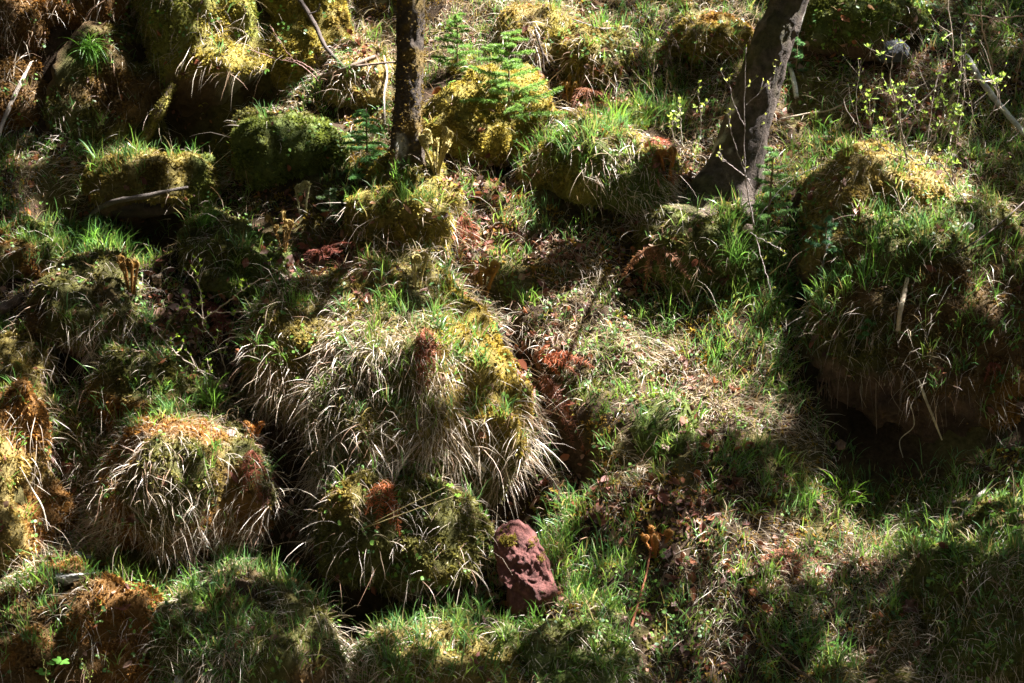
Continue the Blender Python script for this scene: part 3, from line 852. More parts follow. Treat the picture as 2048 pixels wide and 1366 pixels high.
# ---- fern crosiers
def fiddlehead(px, py, hpx, n, label, tone, spread=.35, fat=1.0):
    b = hit(px, py, .01); sc = depth_scale(b)
    root = empty('fiddlehead_fern', b); tag(root, label, 'fern', 'young fern crosiers')
    h0 = hpx * sc
    for k in range(n):
        a = 2 * PI * k / n + R.uniform(-.4, .4)
        e = np.array([math.cos(a), math.sin(a) * .8, 0])
        h = h0 * R.uniform(.66, 1.05); ln = h * spread * R.uniform(.5, 1.2)
        rc = h * R.uniform(.10, .14)
        stem = [b + e * .02 + e * ln * (s ** 1.6) + np.array([0, 0, (h - rc) * s - .03]) for s in np.linspace(0, 1, 9)]
        top = stem[-1]; ec = -e if R.random() < .75 else np.array([-e[1], e[0], 0])
        cen = top + ec * rc
        cur = []
        for th in np.linspace(.25, 3.4 * PI, 30):
            r = rc * (1 - .8 * th / (3.4 * PI))
            cur.append(cen + r * (-math.cos(th) * ec + math.sin(th) * np.array([0, 0, 1])) + np.cross(ec, [0, 0, 1]) * .0012 * th)
        path = np.array(stem + cur)
        r0 = .0078 * fat * (h / .28) ** .4
        V, F = tube(path, [r0, r0 * .9, r0 * .95, r0 * .9, r0 * .75, r0 * .5], 8, True, .35, k, 90)
        c = np.array(tone) * R.uniform(.8, 1.2)
        cc = np.tile(c, (len(V), 1)) * (1 + .35 * vnoise(V * 130, k))[:, None]
        up = sstep(.45, .95, (V[:, 2] - b[2]) / h)[:, None]
        cc = cc * (1 - .25 * up) + np.array([.30, .28, .08]) * .25 * up
        g = Geo().add(V, F, cc)
        # chaffy scales and tiny rolled pinnae
        i = rng.integers(0, len(V) - 2, 150)
        sv = np.stack([V[i], V[i] + rng.normal(size=(150, 3)) * .006, V[i] + rng.normal(size=(150, 3)) * .009 + np.array([0, 0, .004])], 1).reshape(-1, 3)
        g.add(sv, np.arange(450).reshape(-1, 3), np.repeat(cc[i] * 1.2, 3, 0))
        g.build('frond', M_FERN, root)
BRN = (.31, .15, .03); PALE = (.40, .32, .11); ORG = (.36, .14, .03)
fiddlehead(872, 345, 100, 9, 'clump of tall pale yellow crosiers on the grassy boulder below the thin trunk', PALE, .42)
fiddlehead(965, 600, 88, 8, 'sturdy clump of ochre crosiers at the top of the peat gully', BRN, .35, 1.35)
fiddlehead(262, 580, 76, 5, 'clump of orange brown crosiers behind the hooded boulder', BRN, .22, 1.25)
fiddlehead(566, 495, 78, 5, 'shaded brown crosiers on top of the rounded grassy hummock', (.30, .18, .05), .3)
fiddlehead(833, 572, 92, 3, 'pair of drooping pale crosiers below the moss hung boulder', PALE, .25)
fiddlehead(1310, 1105, 60, 6, 'low clump of shiny orange crosiers above the long brown stalk', ORG, .4, 1.4)
fiddlehead(508, 872, 42, 4, 'tiny orange crosiers on the fringed lower left hummock', ORG, .4, 1.2)
fiddlehead(1335, 352, 68, 5, 'orange crosiers beside the peaked grassy hummock', ORG, .3, 1.2)
fiddlehead(1140, 205, 62, 5, 'brown crosiers in shade right of the golden boulder', BRN, .3)
fiddlehead(605, 425, 80, 2, 'two pale fuzzy crosiers in grass below the dark olive boulder', (.36, .34, .16), .15)

# ---- spruce saplings
def sapling(px, py, hpx, label, nb=13, spread=.55, tone=(.10, .24, .10), droop=.0, lean=0.0, fine=1.0, cat='spruce sapling', name='spruce_sapling', bottom=.12):
    b = hit(px, py, .02); sc = depth_scale(b); h = hpx * sc
    root = empty(name, b); tag(root, label, cat, 'conifer seedlings')
    stem = spline([b - np.array([0, 0, .05]), b + np.array([lean * h * .5, -.02, h * .5]), b + np.array([lean * h, -.03, h])], 14)
    V, F = tube(stem, [.011 * h + .004, .003], 7, True, .1, 1, 60)
    Geo().add(V, F, (.20, .13, .08)).build('stem', M_TWIG, root)
    for k in range(nb):
        f = bottom + (.97 - bottom) * (k + .5) / nb
        o = stem[int(f * 13)]
        ln = h * spread * (1 - f * .82) * R.uniform(.75, 1.15)
        a = k * 2.399 + R.uniform(-.7, .7); dr = droop + R.uniform(-.12, .22)
        e = np.array([math.cos(a), math.sin(a), 0])
        path = spline([o, o + e * ln * .5 + np.array([0, 0, ln * (.12 - dr * .3)]) + np.array([R.uniform(-.1, .1) * ln, 0, 0]), o + e * ln + np.array([0, 0, ln * (.22 - dr)])], 10)
        g = Geo(); tw = [path]
        V, F = tube(path, [.0035, .0012], 4); g.add(V, F, (.22, .15, .07))
        side = np.cross(e, [0, 0, 1])
        for j in range(2, 9):
            for sgn in (-1, 1):
                l2 = ln * .42 * (1 - j / 10) * R.uniform(.7, 1.2)
                dd = unit(e * .75 + side * sgn * .75 + np.array([0, 0, R.uniform(-.1, .2) - droop * .4]))
                p2 = np.array([path[j], path[j] + dd * l2 * .5, path[j] + dd * l2 + np.array([0, 0, -.1 * l2])])
                V, F = tube(p2, [.002, .0008], 3, False); g.add(V, F, (.24, .18, .07)); tw.append(p2)
        for p_ in tw:
            L_ = np.linalg.norm(p_[-1] - p_[0]); m = int(max(8, L_ * 800 * fine))
            u = rng.random(m) * (len(p_) - 1.001); i = u.astype(int); ff = (u - i)[:, None]
            q = p_[i] * (1 - ff) + p_[i + 1] * ff; tdir = unit(p_[i + 1] - p_[i])
            nd = unit(tdir * .55 + rng.normal(size=(m, 3)) * .55 + np.array([0, 0, .25]))
            nl = rng.uniform(.016, .028, m) / fine ** .5
            sd_ = unit(np.cross(nd, rng.normal(size=(m, 3)))) * (.0026 / fine ** .5)
            vv = np.stack([q - sd_, q + sd_, q + nd * nl[:, None]], 1).reshape(-1, 3)
            c = np.array(tone) * rng.uniform(.65, 1.35, m)[:, None]
            g.add(vv, np.arange(m * 3).reshape(-1, 3), np.repeat(c, 3, 0))
        g.build('branch', M_GREEN, root)
sapling(1018, 232, 170, 'bright green spruce sapling growing on the golden boulder', 30, .72, (.18, .32, .08))
sapling(915, 135, 110, 'pale spruce sapling standing behind the golden boulder near the thin trunk', 22, .62, (.17, .31, .08))
sapling(1535, 455, 165, 'blue green spruce sapling leaning against the leaning trunk foot', 18, .45, (.14, .27, .09), .05, .05)
sapling(735, 345, 130, 'feathery fern green conifer seedling below the thin trunk', 26, .7, (.15, .33, .12), .25, 0, 1.6, 'conifer seedling', 'conifer_seedling', .05)
sapling(1650, 500, 75, 'small dark spruce seedling in the shade below the ochre boulder', 9, .6, (.07, .17, .09))
sapling(1735, 680, 45, 'tiny spruce seedling on the edge of the largest boulder', 8, .8, (.10, .24, .08))
sapling(1592, 140, 70, 'small spruce sprig peeping out behind the leaning trunk', 8, .6, (.10, .22, .09))
sapling(660, 425, 50, 'tiny grey green conifer seedling below the dark olive boulder', 9, .8, (.14, .22, .10))

# ---- twigs, sticks and shrubs
def stick(name, label, pts, r, tone, cat='branch', lifts=None, rough=.18, nseg=8, group=None, extra=()):
    P_ = []
    for i, (x, y) in enumerate(pts):
        P_.append(hit(x, y, (lifts[i] if lifts else .03)))
    P_ = np.array(P_)
    if lifts is None:       # keep a stick straightish in depth
        yy = np.linspace(P_[0][1], P_[-1][1], len(P_)); yy = np.minimum(yy, P_[:, 1])
        P_ = np.array([at_y(x, y, v) for (x, y), v in zip(pts, yy)])
    sc = depth_scale(P_[0])
    V, F = tube(spline(P_, 8 * len(pts)), [q * sc * .72 for q in r], nseg, True, rough, len(label), 25)
    c = np.array(tone)[None, :] * (1 + .35 * fbm(V * 25, 3, len(label)))[:, None]
    g = Geo().add(V, F, c)
    for (ex, er) in extra:
        Q_ = np.array([at_y(x, y, P_[min(len(P_) - 1, 1)][1] - .01) for x, y in ex])
        V, F = tube(spline(Q_, 6 * len(ex)), [q * sc for q in er], 5, True, .15, 3, 25); g.add(V, F, tone)
    o = g.build(name, M_TWIG)
    return tag(o, label, cat, group)

GREY = (.26, .23, .20); DARK = (.07, .05, .04); TAN = (.40, .28, .18); BLEACH = (.36, .30, .25)
stick('fallen_stick', 'bleached stick leaning across the rust orange bank at the left edge', [(-12, 300), (8, 240), (32, 185), (62, 125)], [5, 6, 6, 4], BLEACH, 'stick')
stick('fallen_branch', 'dark branch slanting down the tan mossy pillar', [(596, -6), (630, 50), (652, 95), (690, 135)], [7, 7, 6, 4], DARK, 'branch', extra=[([(618, 28), (634, 22), (640, 8)], [2, 1])])
stick('fallen_branch', 'dead branch lying level behind the thin trunk', [(628, 158), (690, 138), (740, 116), (792, 100)], [6, 6, 5, 4], (.16, .11, .08), 'branch', extra=[([(700, 134), (750, 128), (790, 124)], [3, 2])])
stick('fallen_stick', 'whitish knotty stick standing left of the thin trunk', [(768, 112), (774, 150), (768, 190), (770, 250)], [2.5, 3.5, 3.5, 3], BLEACH, 'stick')
stick('fallen_branch', 'dark lichened branch lying across the log below the flat shelf boulder', [(160, 448), (215, 408), (290, 392), (376, 374)], [5, 7, 7, 4], (.10, .08, .065), 'branch', [.05, .07, .08, .07])
stick('fallen_stick', 'pale peeled stick on top of the largest boulder', [(1796, 662), (1800, 625), (1808, 590), (1815, 556)], [6, 7, 6.5, 5], (.52, .42, .30), 'stick')
stick('hanging_root', 'pale root dangling over the bare face of the largest boulder', [(1838, 760), (1852, 800), (1868, 840), (1884, 880)], [2.5, 4, 3.5, 2], (.46, .38, .26), 'root', [.04, .08, .10, .08])
stick('hanging_root', 'thin curling rootlet below the bare face of the largest boulder', [(1818, 800), (1828, 850), (1800, 880), (1806, 915)], [1.4, 1.4, 1.3, 1], (.4, .34, .26), 'root', [.06, .09, .08, .05])
stick('fallen_stick', 'thin lichened stick leaning in the gap left of the largest boulder', [(1612, 630), (1630, 575), (1648, 520), (1662, 455)], [3, 4, 3.5, 2.5], (.22, .22, .20), 'stick', extra=[([(1648, 520), (1680, 470)], [2, 1])])
stick('fallen_branch', 'pale grey branch end lying in shaded grass below the largest boulder', [(1920, 1035), (1942, 1005), (1965, 985), (1984, 964)], [4, 5, 5, 3], GREY, 'branch')
stick('birch_branch', 'white birch branch with black marks in the upper right', [(1932, 112), (1962, 160), (1995, 205), (2056, 275)], [9, 9, 8, 7], (.42, .40, .37), 'branch', [.12, .14, .14, .12], .08)
stick('birch_stub', 'short white birch stub just behind the leaning trunk', [(1578, 128), (1586, 155), (1593, 195)], [6, 7, 7], (.60, .57, .52), 'branch', rough=.1)
stick('fallen_branch', 'long thin dark twig lying across the lower right grass', [(1455, 1175), (1500, 1240), (1555, 1305), (1640, 1372)], [1.5, 2, 2.5, 3], (.16, .10, .07), 'twig', [.06, .06, .06, .06])
stick('fallen_branch', 'thin dry branch level in grass right of the leaning trunk', [(1560, 238), (1610, 228), (1660, 220), (1700, 198)], [3, 3, 2.5, 1.5], (.33, .26, .18), 'branch', [.06] * 4)
stick('fern_stalk', 'long rusty fern stalk running down below the shiny orange crosiers', [(1302, 1095), (1292, 1150), (1278, 1200), (1262, 1255)], [3, 3, 3, 4], (.26, .09, .04), 'stalk', [.05] * 4)
stick('hanging_root', 'bent white grass root hanging off the bright orange bank', [(40, 935), (62, 975), (85, 1015), (96, 1062)], [1.5, 2.5, 2.2, 1.5], (.6, .52, .42), 'root', [.08, .12, .12, .08])
stick('weathered_log', 'weathered grey brown log end on the left edge', [(-30, 640), (0, 622), (25, 605), (46, 590)], [14, 14, 12, 8], (.13, .09, .065), 'log', [.06, .06, .05, .04], .25, 12)
stick('fallen_branch', 'thin dark crooked branch right of the golden boulder', [(1068, 52), (1085, 105), (1105, 135), (1122, 158)], [2, 3, 3, 2], DARK, 'branch', [.1] * 4, extra=[([(1085, 105), (1088, 160), (1084, 185)], [2, 1.2])])
stick('fallen_branch', 'thin arching dark twig above the largest boulder', [(1880, 520), (1940, 490), (1990, 455), (2052, 400)], [2, 2, 2, 2], DARK, 'twig', [.12] * 4)
stick('fallen_stick', 'broken grey twig behind the peaked grassy hummock', [(1145, 38), (1175, 50), (1205, 58), (1262, 52)], [2, 3.5, 4, 2], (.2, .17, .15), 'stick', [.05] * 4)

# mossy root pillar beside the cave, log, bark
P_ = [hit(345, 172, .05), hit(325, 210, .16), hit(302, 255, .14), hit(278, 296, .06)]
V, F = tube(spline(P_, 40), [.035, .03, .036, .045], 12, True, .3, 4, 14)
root = empty('mossy_root', P_[-1]); tag(root, 'sunlit mossy root slanting down beside the small cave', 'root')
Geo().add(V, F, bark_col(V, (.28, .25, .05), .8, .0, 5)).build('rootwood', M_BARK, root)
i = rng.integers(0, len(V) - 2, 1500)
Vm, Fm, Cm = moss_mesh(V[i], unit(rng.normal(size=(1500, 3)) + [0, -.5, .5]), np.tile([.17, .15, .04], (1500, 1)), np.full(1500, -.5))
tag(mesh_obj('moss', Vm, Fm, M_MOSS, root, Cm), None, None, None, 'stuff')

y_ = hit(310, 425)[1] - .1
P_ = [at_y(206, 414, y_), at_y(280, 418, y_), at_y(345, 410, y_ + .02), at_y(405, 404, y_ + .14)]
root = empty('fallen_log', P_[1]); tag(root, 'dark wet log lying under the flat shelf boulder', 'log')
V, F = tube(spline(P_, 44), [.055, .062, .06, .04], 18, True, .28, 8, 22)
Geo().add(V, F, np.array([.045, .03, .024]) * (1 + .5 * fbm(V * np.array([6, 30, 30.]), 3, 8))[:, None]).build('bark', M_TWIG, root)
V, F = tube(np.array([P_[0] - [.012, 0, 0], P_[0] + [.03, 0, 0]]), [.06, .06], 14)
Geo().add(V, F, (.07, .045, .03)).build('cut_end', M_TWIG, root)

def bark_piece(label, quad, curl, tone, name='birch_bark'):
    P_ = np.array([hit(x, y, .05) for x, y in quad]); c = P_.mean(0)
    P_[:, 1] = c[1] + (P_[:, 1] - c[1]) * .25
    n_, m_ = 16, 14; V = []
    nv = unit(np.cross(P_[1] - P_[0], P_[3] - P_[0])); nv = nv if nv[1] < 0 else -nv
    for i in range(n_):
        for j in range(m_):
            u, v = i / (n_ - 1), j / (m_ - 1)
            p = (P_[0] * (1 - u) + P_[1] * u) * (1 - v) + (P_[3] * (1 - u) + P_[2] * u) * v
            V.append(p + nv * curl * math.sin(PI * v))
    V = np.array(V)
    V += nv * (fbm(V * 16, 3, len(label)) * .018)[:, None] + (fbm(V * 30, 2, 5) * .008)[:, None] * np.array([1, 0, 1.])
    W_ = V - nv * .012
    idx = np.arange(n_ * m_).reshape(n_, m_)
    Q = np.stack([idx[:-1, :-1], idx[1:, :-1], idx[1:, 1:], idx[:-1, 1:]], -1).reshape(-1, 4)
    k = n_ * m_
    edge = np.concatenate([idx[:, 0], idx[-1, 1:], idx[::-1, -1][1:], idx[0, ::-1][1:]])
    E = np.stack([edge[:-1], edge[:-1] + k, edge[1:] + k, edge[1:]], -1)
    c = np.array(tone) * (1 + .35 * fbm(np.concatenate([V, W_]) * np.array([14, 14, 60.]), 3, 4))[:, None]
    c *= np.where(fbm(np.concatenate([V, W_]) * np.array([10, 10, 70.]), 2, 14) > .5, .35, 1)[:, None]
    g = Geo().add(np.concatenate([V, W_]), [np.concatenate([Q, Q[:, ::-1] + k, E])], c)
    return tag(g.build(name, M_TWIG), label, 'bark')
bark_piece('broken white birch bark block lying on dry needles at the lower left', [(122, 1176), (176, 1170), (178, 1132), (124, 1135)], .05, (.52, .50, .46))
bark_piece('smaller white bark flake on top of the white bark block', [(134, 1130), (172, 1134), (158, 1104), (130, 1098)], .035, (.58, .54, .48))
bark_piece('curled strip of white bark hanging in the dark overhang of the central hummock', [(908, 898), (968, 922), (974, 940), (916, 912)], .03, (.50, .44, .36))
bark_piece('small grey bark flake lying in leaf litter behind the hooded boulder', [(306, 572), (324, 570), (326, 544), (304, 546)], .02, (.34, .24, .16))

# ---- red rock and small stones
def stone(outline, label, thick, tone, name, cat, seed, mat, ledge=None, moss=None, lift=.08, amp=1.0):
    O = np.array(outline, float); c0 = O.mean(0)
    b = hit(c0[0], c0[1]); yc = b[1] - lift
    cen = at_y(c0[0], c0[1], yc); sc = depth_scale(cen)
    rad_n = 96
    # resample the outline
    d = np.concatenate([[0], np.cumsum(np.linalg.norm(np.diff(np.vstack([O, O[:1]]), axis=0), axis=1))])
    u = np.linspace(0, d[-1], rad_n, endpoint=False)
    OX = np.interp(u, d, np.append(O[:, 0], O[0, 0])) - c0[0]; OY = np.interp(u, d, np.append(O[:, 1], O[0, 1])) - c0[1]
    rings = [(.55, .9), (.85, .65), (1.0, .3), (1.0, -.15), (.97, -.40)] + [(s_, -.42 - .10 * (1 - s_)) for s_ in np.linspace(.93, .05, 26)]
    V = []
    for s_, dy in rings:
        x = OX * sc * s_; z = -OY * sc * s_
        V.append(np.stack([cen[0] + x, yc + dy * thick + z * .30, cen[2] + z], 1))
    V = np.concatenate(V)
    zz = (V[:, 2] - cen[2]) / (sc * (O[:, 1].max() - O[:, 1].min()) * .5); xx = (V[:, 0] - cen[0]) / (sc * (O[:, 0].max() - O[:, 0].min()) * .5)
    front = V[:, 1] < yc + V[:, 2] * 0 + (V[:, 2] - cen[2]) * .3 - .1 * thick
    if ledge:   # upper block stands back, lower block bulges forward, a step between them
        st = sstep(.12, -.12, zz + .25 * xx)
        V[:, 1] -= np.where(front, st * ledge * (1 - .8 * np.clip(-zz - .45, 0, 1)), 0)
        V[:, 1] += np.where(front, sstep(-.2, -1.0, xx) * .07, 0)
    pr = random.Random(seed)
    for _ in range(16):
        nv = unit(np.array([pr.uniform(-1, 1), -abs(pr.gauss(.9, .5)), pr.uniform(-1, 1)]))
        dd = (V - cen) @ nv; lim = dd.max() * pr.uniform(.78, .96)
        ov = np.clip(dd - lim, 0, None)
        V = V - nv * (ov * .92)[:, None]
    VL = V - cen
    f1 = fbm(VL * 7 + seed, 3, seed) * .018 + np.abs(fbm(VL * np.array([18, 18, 13.]) + seed, 4, seed + 3)) * -.016 + fbm(VL * 45, 2, seed + 6) * .008
    dirs = unit(V - cen + np.array([0, -.05, 0]))
    V = V + dirs * (f1 * amp)[:, None]
    k = len(rings); idx = np.arange(k * rad_n).reshape(k, rad_n)
    Q = np.stack([idx[:-1], np.roll(idx, -1, 1)[:-1], np.roll(idx, -1, 1)[1:], idx[1:]], -1).reshape(-1, 4)
    V = np.concatenate([V, V[:rad_n].mean(0)[None], V[-rad_n:].mean(0)[None]])
    a_, b_ = len(V) - 2, len(V) - 1
    T3 = np.concatenate([np.stack([np.full(rad_n, a_), np.roll(idx[0], -1), idx[0]], 1), np.stack([np.full(rad_n, b_), idx[-1], np.roll(idx[-1], -1)], 1)])
    cc = np.array(tone) * (1 + .3 * fbm(V * 14, 3, seed))[:, None]
    root = empty(name, (cen[0], cen[1], V[:, 2].min())); tag(root, label, cat)
    Geo().add(V, [Q, T3], cc).build('stone', mat, root)
    if moss:
        pxs, pys, _ = proj(V)
        mk = np.zeros(len(V))
        for mx, my, mr in moss: mk = np.maximum(mk, np.exp(-((pxs - mx) ** 2 + (pys - my) ** 2) / mr ** 2))
        w_ = np.where(mk > .3, mk, 0); i = rng.choice(len(V), 900, p=w_ / w_.sum())
        Vm, Fm, Cm = moss_mesh(V[i] + rng.normal(size=(900, 3)) * .008, unit(rng.normal(size=(900, 3)) * .5 + [0, -.5, .8]), np.tile([.24, .20, .04], (900, 1)), np.full(900, -.8))
        tag(mesh_obj('moss', Vm, Fm, M_MOSS, root, Cm), None, None, None, 'stuff')
stone([(980, 1080), (1006, 1060), (1036, 1048), (1066, 1066), (1090, 1110), (1108, 1160), (1120, 1196), (1108, 1232), (1056, 1236), (1022, 1224), (1014, 1190), (1016, 1158), (994, 1146), (988, 1112)],
      'reddish brown rough rock with moss on its upper edge below the central hummock', .26, (.12, .042, .035), 'red_rock', 'rock', 5, M_REDROCK, .05, [(1014, 1072, 18), (1066, 1082, 8), (1084, 1115, 8)], .16)
stone([(1740, 112), (1760, 84), (1800, 78), (1818, 96), (1810, 122), (1770, 128)], 'pale blue grey stone at the foot of the dark mossy boulder top right', .2, (.06, .066, .075), 'grey_stone', 'rock', 8, M_ROCK, None, None, .12, .25)
stone([(1482, 460), (1492, 448), (1505, 450), (1506, 462), (1494, 468)], 'small pinkish pebble lit by sun below the leaning trunk', .05, (.55, .40, .33), 'pebble', 'stone', 9, M_ROCK, None, None, .06, .3)
stone([(1925, 452), (1938, 444), (1948, 452), (1944, 464), (1930, 466)], 'small pale stone lying right of the ochre boulder', .05, (.45, .42, .36), 'pebble', 'stone', 10, M_ROCK, None, None, .06, .3)
stone([(345, 1360), (356, 1350), (368, 1358), (366, 1372), (350, 1374)], 'small white stone at the bottom edge by the orange ledge', .05, (.55, .54, .5), 'pebble', 'stone', 12, M_ROCK, None, None, .06, .3)
stone([(1668, 888), (1682, 878), (1694, 886), (1690, 898), (1674, 900)], 'small brown stone on grass below the bare face of the largest boulder', .06, (.20, .12, .09), 'pebble', 'stone', 13, M_ROCK, None, None, .06, .3)

# ---- dead ferns
def dead_fern(px, py, frs, label, tone=(.24, .075, .035), name='dead_fern'):
    b = hit(px, py, .03); sc = depth_scale(b)
    root = empty(name, b); tag(root, label, 'dead fern', 'withered brown ferns')
    for tx, ty in frs:
        e = hit(tx, ty, .05)
        ln = np.linalg.norm(e - b); mid = (b + e) / 2 + np.array([0, -.04, .10 * ln + .02])
        path = spline([b, mid, e], 44); g = Geo()
        V, F = tube(path, [.004, .0015], 4); g.add(V, F, np.array(tone) * .9)
        T = unit(np.gradient(path, axis=0)); sd0 = unit(np.cross(T, [0, -.6, .8]))
        for i in range(5, 44):
            for sg in (-1, 1):
                l2 = min(ln * .15, .05) * math.sin(PI * min(1, (i + 2) / 45.)) ** .7 * R.uniform(.6, 1.1)
                dd = unit(sd0[i] * sg + T[i] * .4 + np.array(rng.normal(size=3)) * .25 + [0, 0, -.25])
                nn = unit(np.cross(dd, T[i]) + rng.normal(size=3) * .3); ww = np.cross(nn, dd) * .11 * l2
                p0 = path[i]; p1 = p0 + dd * l2 * .5 + nn * .006; p2 = p0 + dd * l2 - nn * .012
                g.add(np.array([p0, p1 - ww, p2, p1 + ww]), np.array([[0, 1, 2, 3]]), np.array(tone) * R.uniform(.6, 1.5))
        g.build('frond', M_LEAF, root)
dead_fern(850, 655, [(838, 770), (870, 752), (856, 790), (884, 720), (830, 725)], 'withered red fern on top of the central hummock')
dead_fern(1075, 715, [(1195, 738), (1150, 745), (1120, 752), (1100, 690), (1160, 722)], 'bright rusty fern frond spread on the central slope', (.36, .10, .04))
dead_fern(775, 955, [(752, 1062), (800, 1072), (782, 1050), (730, 1030)], 'rusty fern fronds hanging on the ochre overhanging boulder', (.34, .10, .03))
dead_fern(640, 500, [(600, 590), (660, 610), (720, 600), (770, 560), (620, 545), (690, 560)], 'large withered red fern below the rounded grassy hummock', (.15, .045, .03))
dead_fern(1308, 492, [(1240, 560), (1290, 575), (1330, 570), (1380, 560), (1430, 548), (1270, 530)], 'stump of a withered fern with drooping straw stalks on the shaded slope', (.27, .13, .07))
dead_fern(1085, 745, [(1110, 800), (1130, 850), (1150, 905), (1100, 830), (1075, 790), (1170, 900)], 'brown fern fronds lining the peat gully', (.17, .065, .035))
dead_fern(430, 605, [(390, 690), (440, 700), (470, 690), (350, 640), (455, 660)], 'dark maroon withered fern behind the budding hawthorn twig', (.16, .05, .035))
dead_fern(1322, 278, [(1310, 335), (1328, 342), (1340, 325), (1300, 315)], 'small red withered fern beside the orange crosiers', (.30, .09, .05))
dead_fern(928, 425, [(915, 520), (940, 545), (905, 490), (955, 500)], 'red brown fern hanging in the hollow beside the moss hung boulder', (.25, .07, .035))
dead_fern(505, 900, [(490, 985), (520, 1000), (535, 960), (478, 950)], 'red withered fern on the fringed lower left hummock', (.28, .09, .05))
dead_fern(545, 930, [(535, 1010), (560, 1030), (525, 1020)], 'dark maroon fern in the cleft left of the central hummock', (.14, .05, .035))
dead_fern(1180, 180, [(1220, 235), (1170, 240), (1140, 225), (1230, 200)], 'brown withered fern in shade behind the peaked hummock', (.20, .08, .04))
dead_fern(1980, 725, [(1990, 760), (1968, 765), (2005, 748)], 'small crimson withered leaf cluster on the largest boulder', (.28, .08, .06))
dead_fern(1600, 1110, [(1560, 1140), (1640, 1135), (1590, 1150), (1520, 1120)], 'flattened red fern lying in the sunlit lower slope patch', (.34, .13, .07))

# ---- budding shrubs
def shrub(label, stems, ybase, bark=(.30, .22, .16), leafc=(.30, .42, .06), nside=4, leaves=5, lsize=.024, name='budding_shrub', tw=.16, only_tip=False):
    """stems: list of (pixel polyline, r0, r1, dy) standing at world depth ybase"""
    p0 = stems[0][0][0]
    root = empty(name, at_y(p0[0], p0[1], ybase)); tag(root, label, 'shrub', 'budding twiggy shrubs')
    for pts, r0, r1, dy in stems:
        P_ = spline(np.array([at_y(x, y, ybase + dy * i / max(1, len(pts) - 1)) for i, (x, y) in enumerate(pts)]), 7 * len(pts))
        P_[1:] += rng.normal(size=(len(P_) - 1, 3)) * .003
        g = Geo(); V, F = tube(P_, [r0, r1], 5, True, .12, 1, 40); g.add(V, F, np.array(bark) * R.uniform(.85, 1.2))
        tips = [P_[-1]]
        for k in range(nside):
            i = R.randrange(int(len(P_) * .3), len(P_)); T = unit(P_[i] - P_[i - 1])
            dd = unit(T * .6 + rng.normal(size=3) * .65 + np.array([0, -.1, .25])); ln = tw * R.uniform(.4, 1.1)
            q = np.array([P_[i], P_[i] + dd * ln * .5 + rng.normal(size=3) * .008, P_[i] + dd * ln + np.array([0, 0, .02])])
            V, F = tube(spline(q, 7), [r1 * 1.1, r1 * .5], 4); g.add(V, F, np.array(bark) * R.uniform(.85, 1.2)); tips.append(q[-1]); tips.append(q[1])
        g.build('stem', M_TWIG, root)
        if leaves:
            lp = []
            for t_ in tips:
                for j in range(leaves): lp.append((t_, unit(rng.normal(size=3) * .6 + np.array([0, -.1, .7]))))
            n = len(lp); A = np.array([a for a, _ in lp]); Dv = np.array([d for _, d in lp])
            L = rng.uniform(.5, 1.15, n) * lsize; sd_ = unit(np.cross(Dv, rng.normal(size=(n, 3)))); W_ = (L * .24)[:, None]
            m1 = A + Dv * (L * .5)[:, None]
            vv = np.stack([A, m1 - sd_ * W_, A + Dv * L[:, None], m1 + sd_ * W_], 1).reshape(-1, 3)
            mesh_obj('leaves', vv, np.arange(4 * n).reshape(-1, 4), M_GREEN, root, np.clip(np.repeat(np.array(leafc) * rng.uniform(.8, 1.2, n)[:, None], 4, 0), 0, .8))
yb = hit(1500, 470)[1] - .25
shrub('bare grey twigs with a few pale buds in front of the leaning trunk',
      [([(1508, 450), (1492, 360), (1488, 250), (1492, 95)], .006, .002, -.05), ([(1500, 360), (1462, 330), (1438, 315)], .004, .002, 0), ([(1505, 380), (1470, 290), (1455, 225)], .004, .002, -.1),
       ([(1492, 210), (1530, 175), (1560, 130)], .003, .0015, 0), ([(1490, 255), (1465, 200), (1460, 158)], .003, .0015, 0), ([(1505, 340), (1540, 210), (1552, 120)], .003, .0015, .05),
       ([(1510, 470), (1530, 540), (1545, 600)], .004, .002, -.1), ([(1500, 465), (1545, 490), (1565, 500)], .003, .0015, -.1), ([(1515, 440), (1570, 370), (1640, 330)], .003, .0015, .1)],
      yb, (.30, .25, .23), (.38, .42, .10), 2, 2, .03, 'bare_shrub', .10)
yb = hit(1800, 330)[1] - .3
shrub('leafing shrub with bright yellow green buds in the upper right',
      [([(1815, 325), (1800, 250), (1780, 150), (1800, 85)], .007, .002, -.1), ([(1805, 290), (1850, 200), (1905, 130), (1895, -5)], .006, .003, .1), ([(1830, 320), (1790, 290), (1740, 250), (1758, 175)], .005, .002, -.15),
       ([(1840, 300), (1890, 240), (1920, 150)], .005, .002, -.1), ([(1905, 370), (1902, 300), (1898, 240)], .004, .002, -.1), ([(1820, 320), (1770, 300), (1745, 265)], .004, .002, -.2),
       ([(1860, 300), (1910, 180), (1940, 160), (1990, 165)], .006, .003, 0), ([(1830, 330), (1880, 330), (1915, 380), (1990, 470)], .005, .003, -.1), ([(1790, 300), (1815, 230), (1870, 215)], .004, .002, -.15), ([(1850, 330), (1900, 250), (1945, 200)], .004, .002, -.1)],
      yb, (.33, .26, .20), (.23, .34, .07), 8, 5, .034, tw=.2)
yb = hit(1800, 330)[1] - .1
shrub('thicket of thin bare grey twigs behind the leafing shrub',
      [([(1720 + 24 * k + R.uniform(-12, 12), 300 + R.uniform(-50, 40)), (1715 + 26 * k + R.uniform(-30, 30), 220 + R.uniform(-30, 20)), (1705 + 28 * k + R.uniform(-50, 50), 120 + R.uniform(-50, 50))], .0035, .0015, R.uniform(-.2, .25)) for k in range(13)],
      yb, (.30, .24, .19), (.30, .42, .07), 4, 1, .022, 'bare_shrub', .22)
yb = hit(1250, 130)[1] - .12
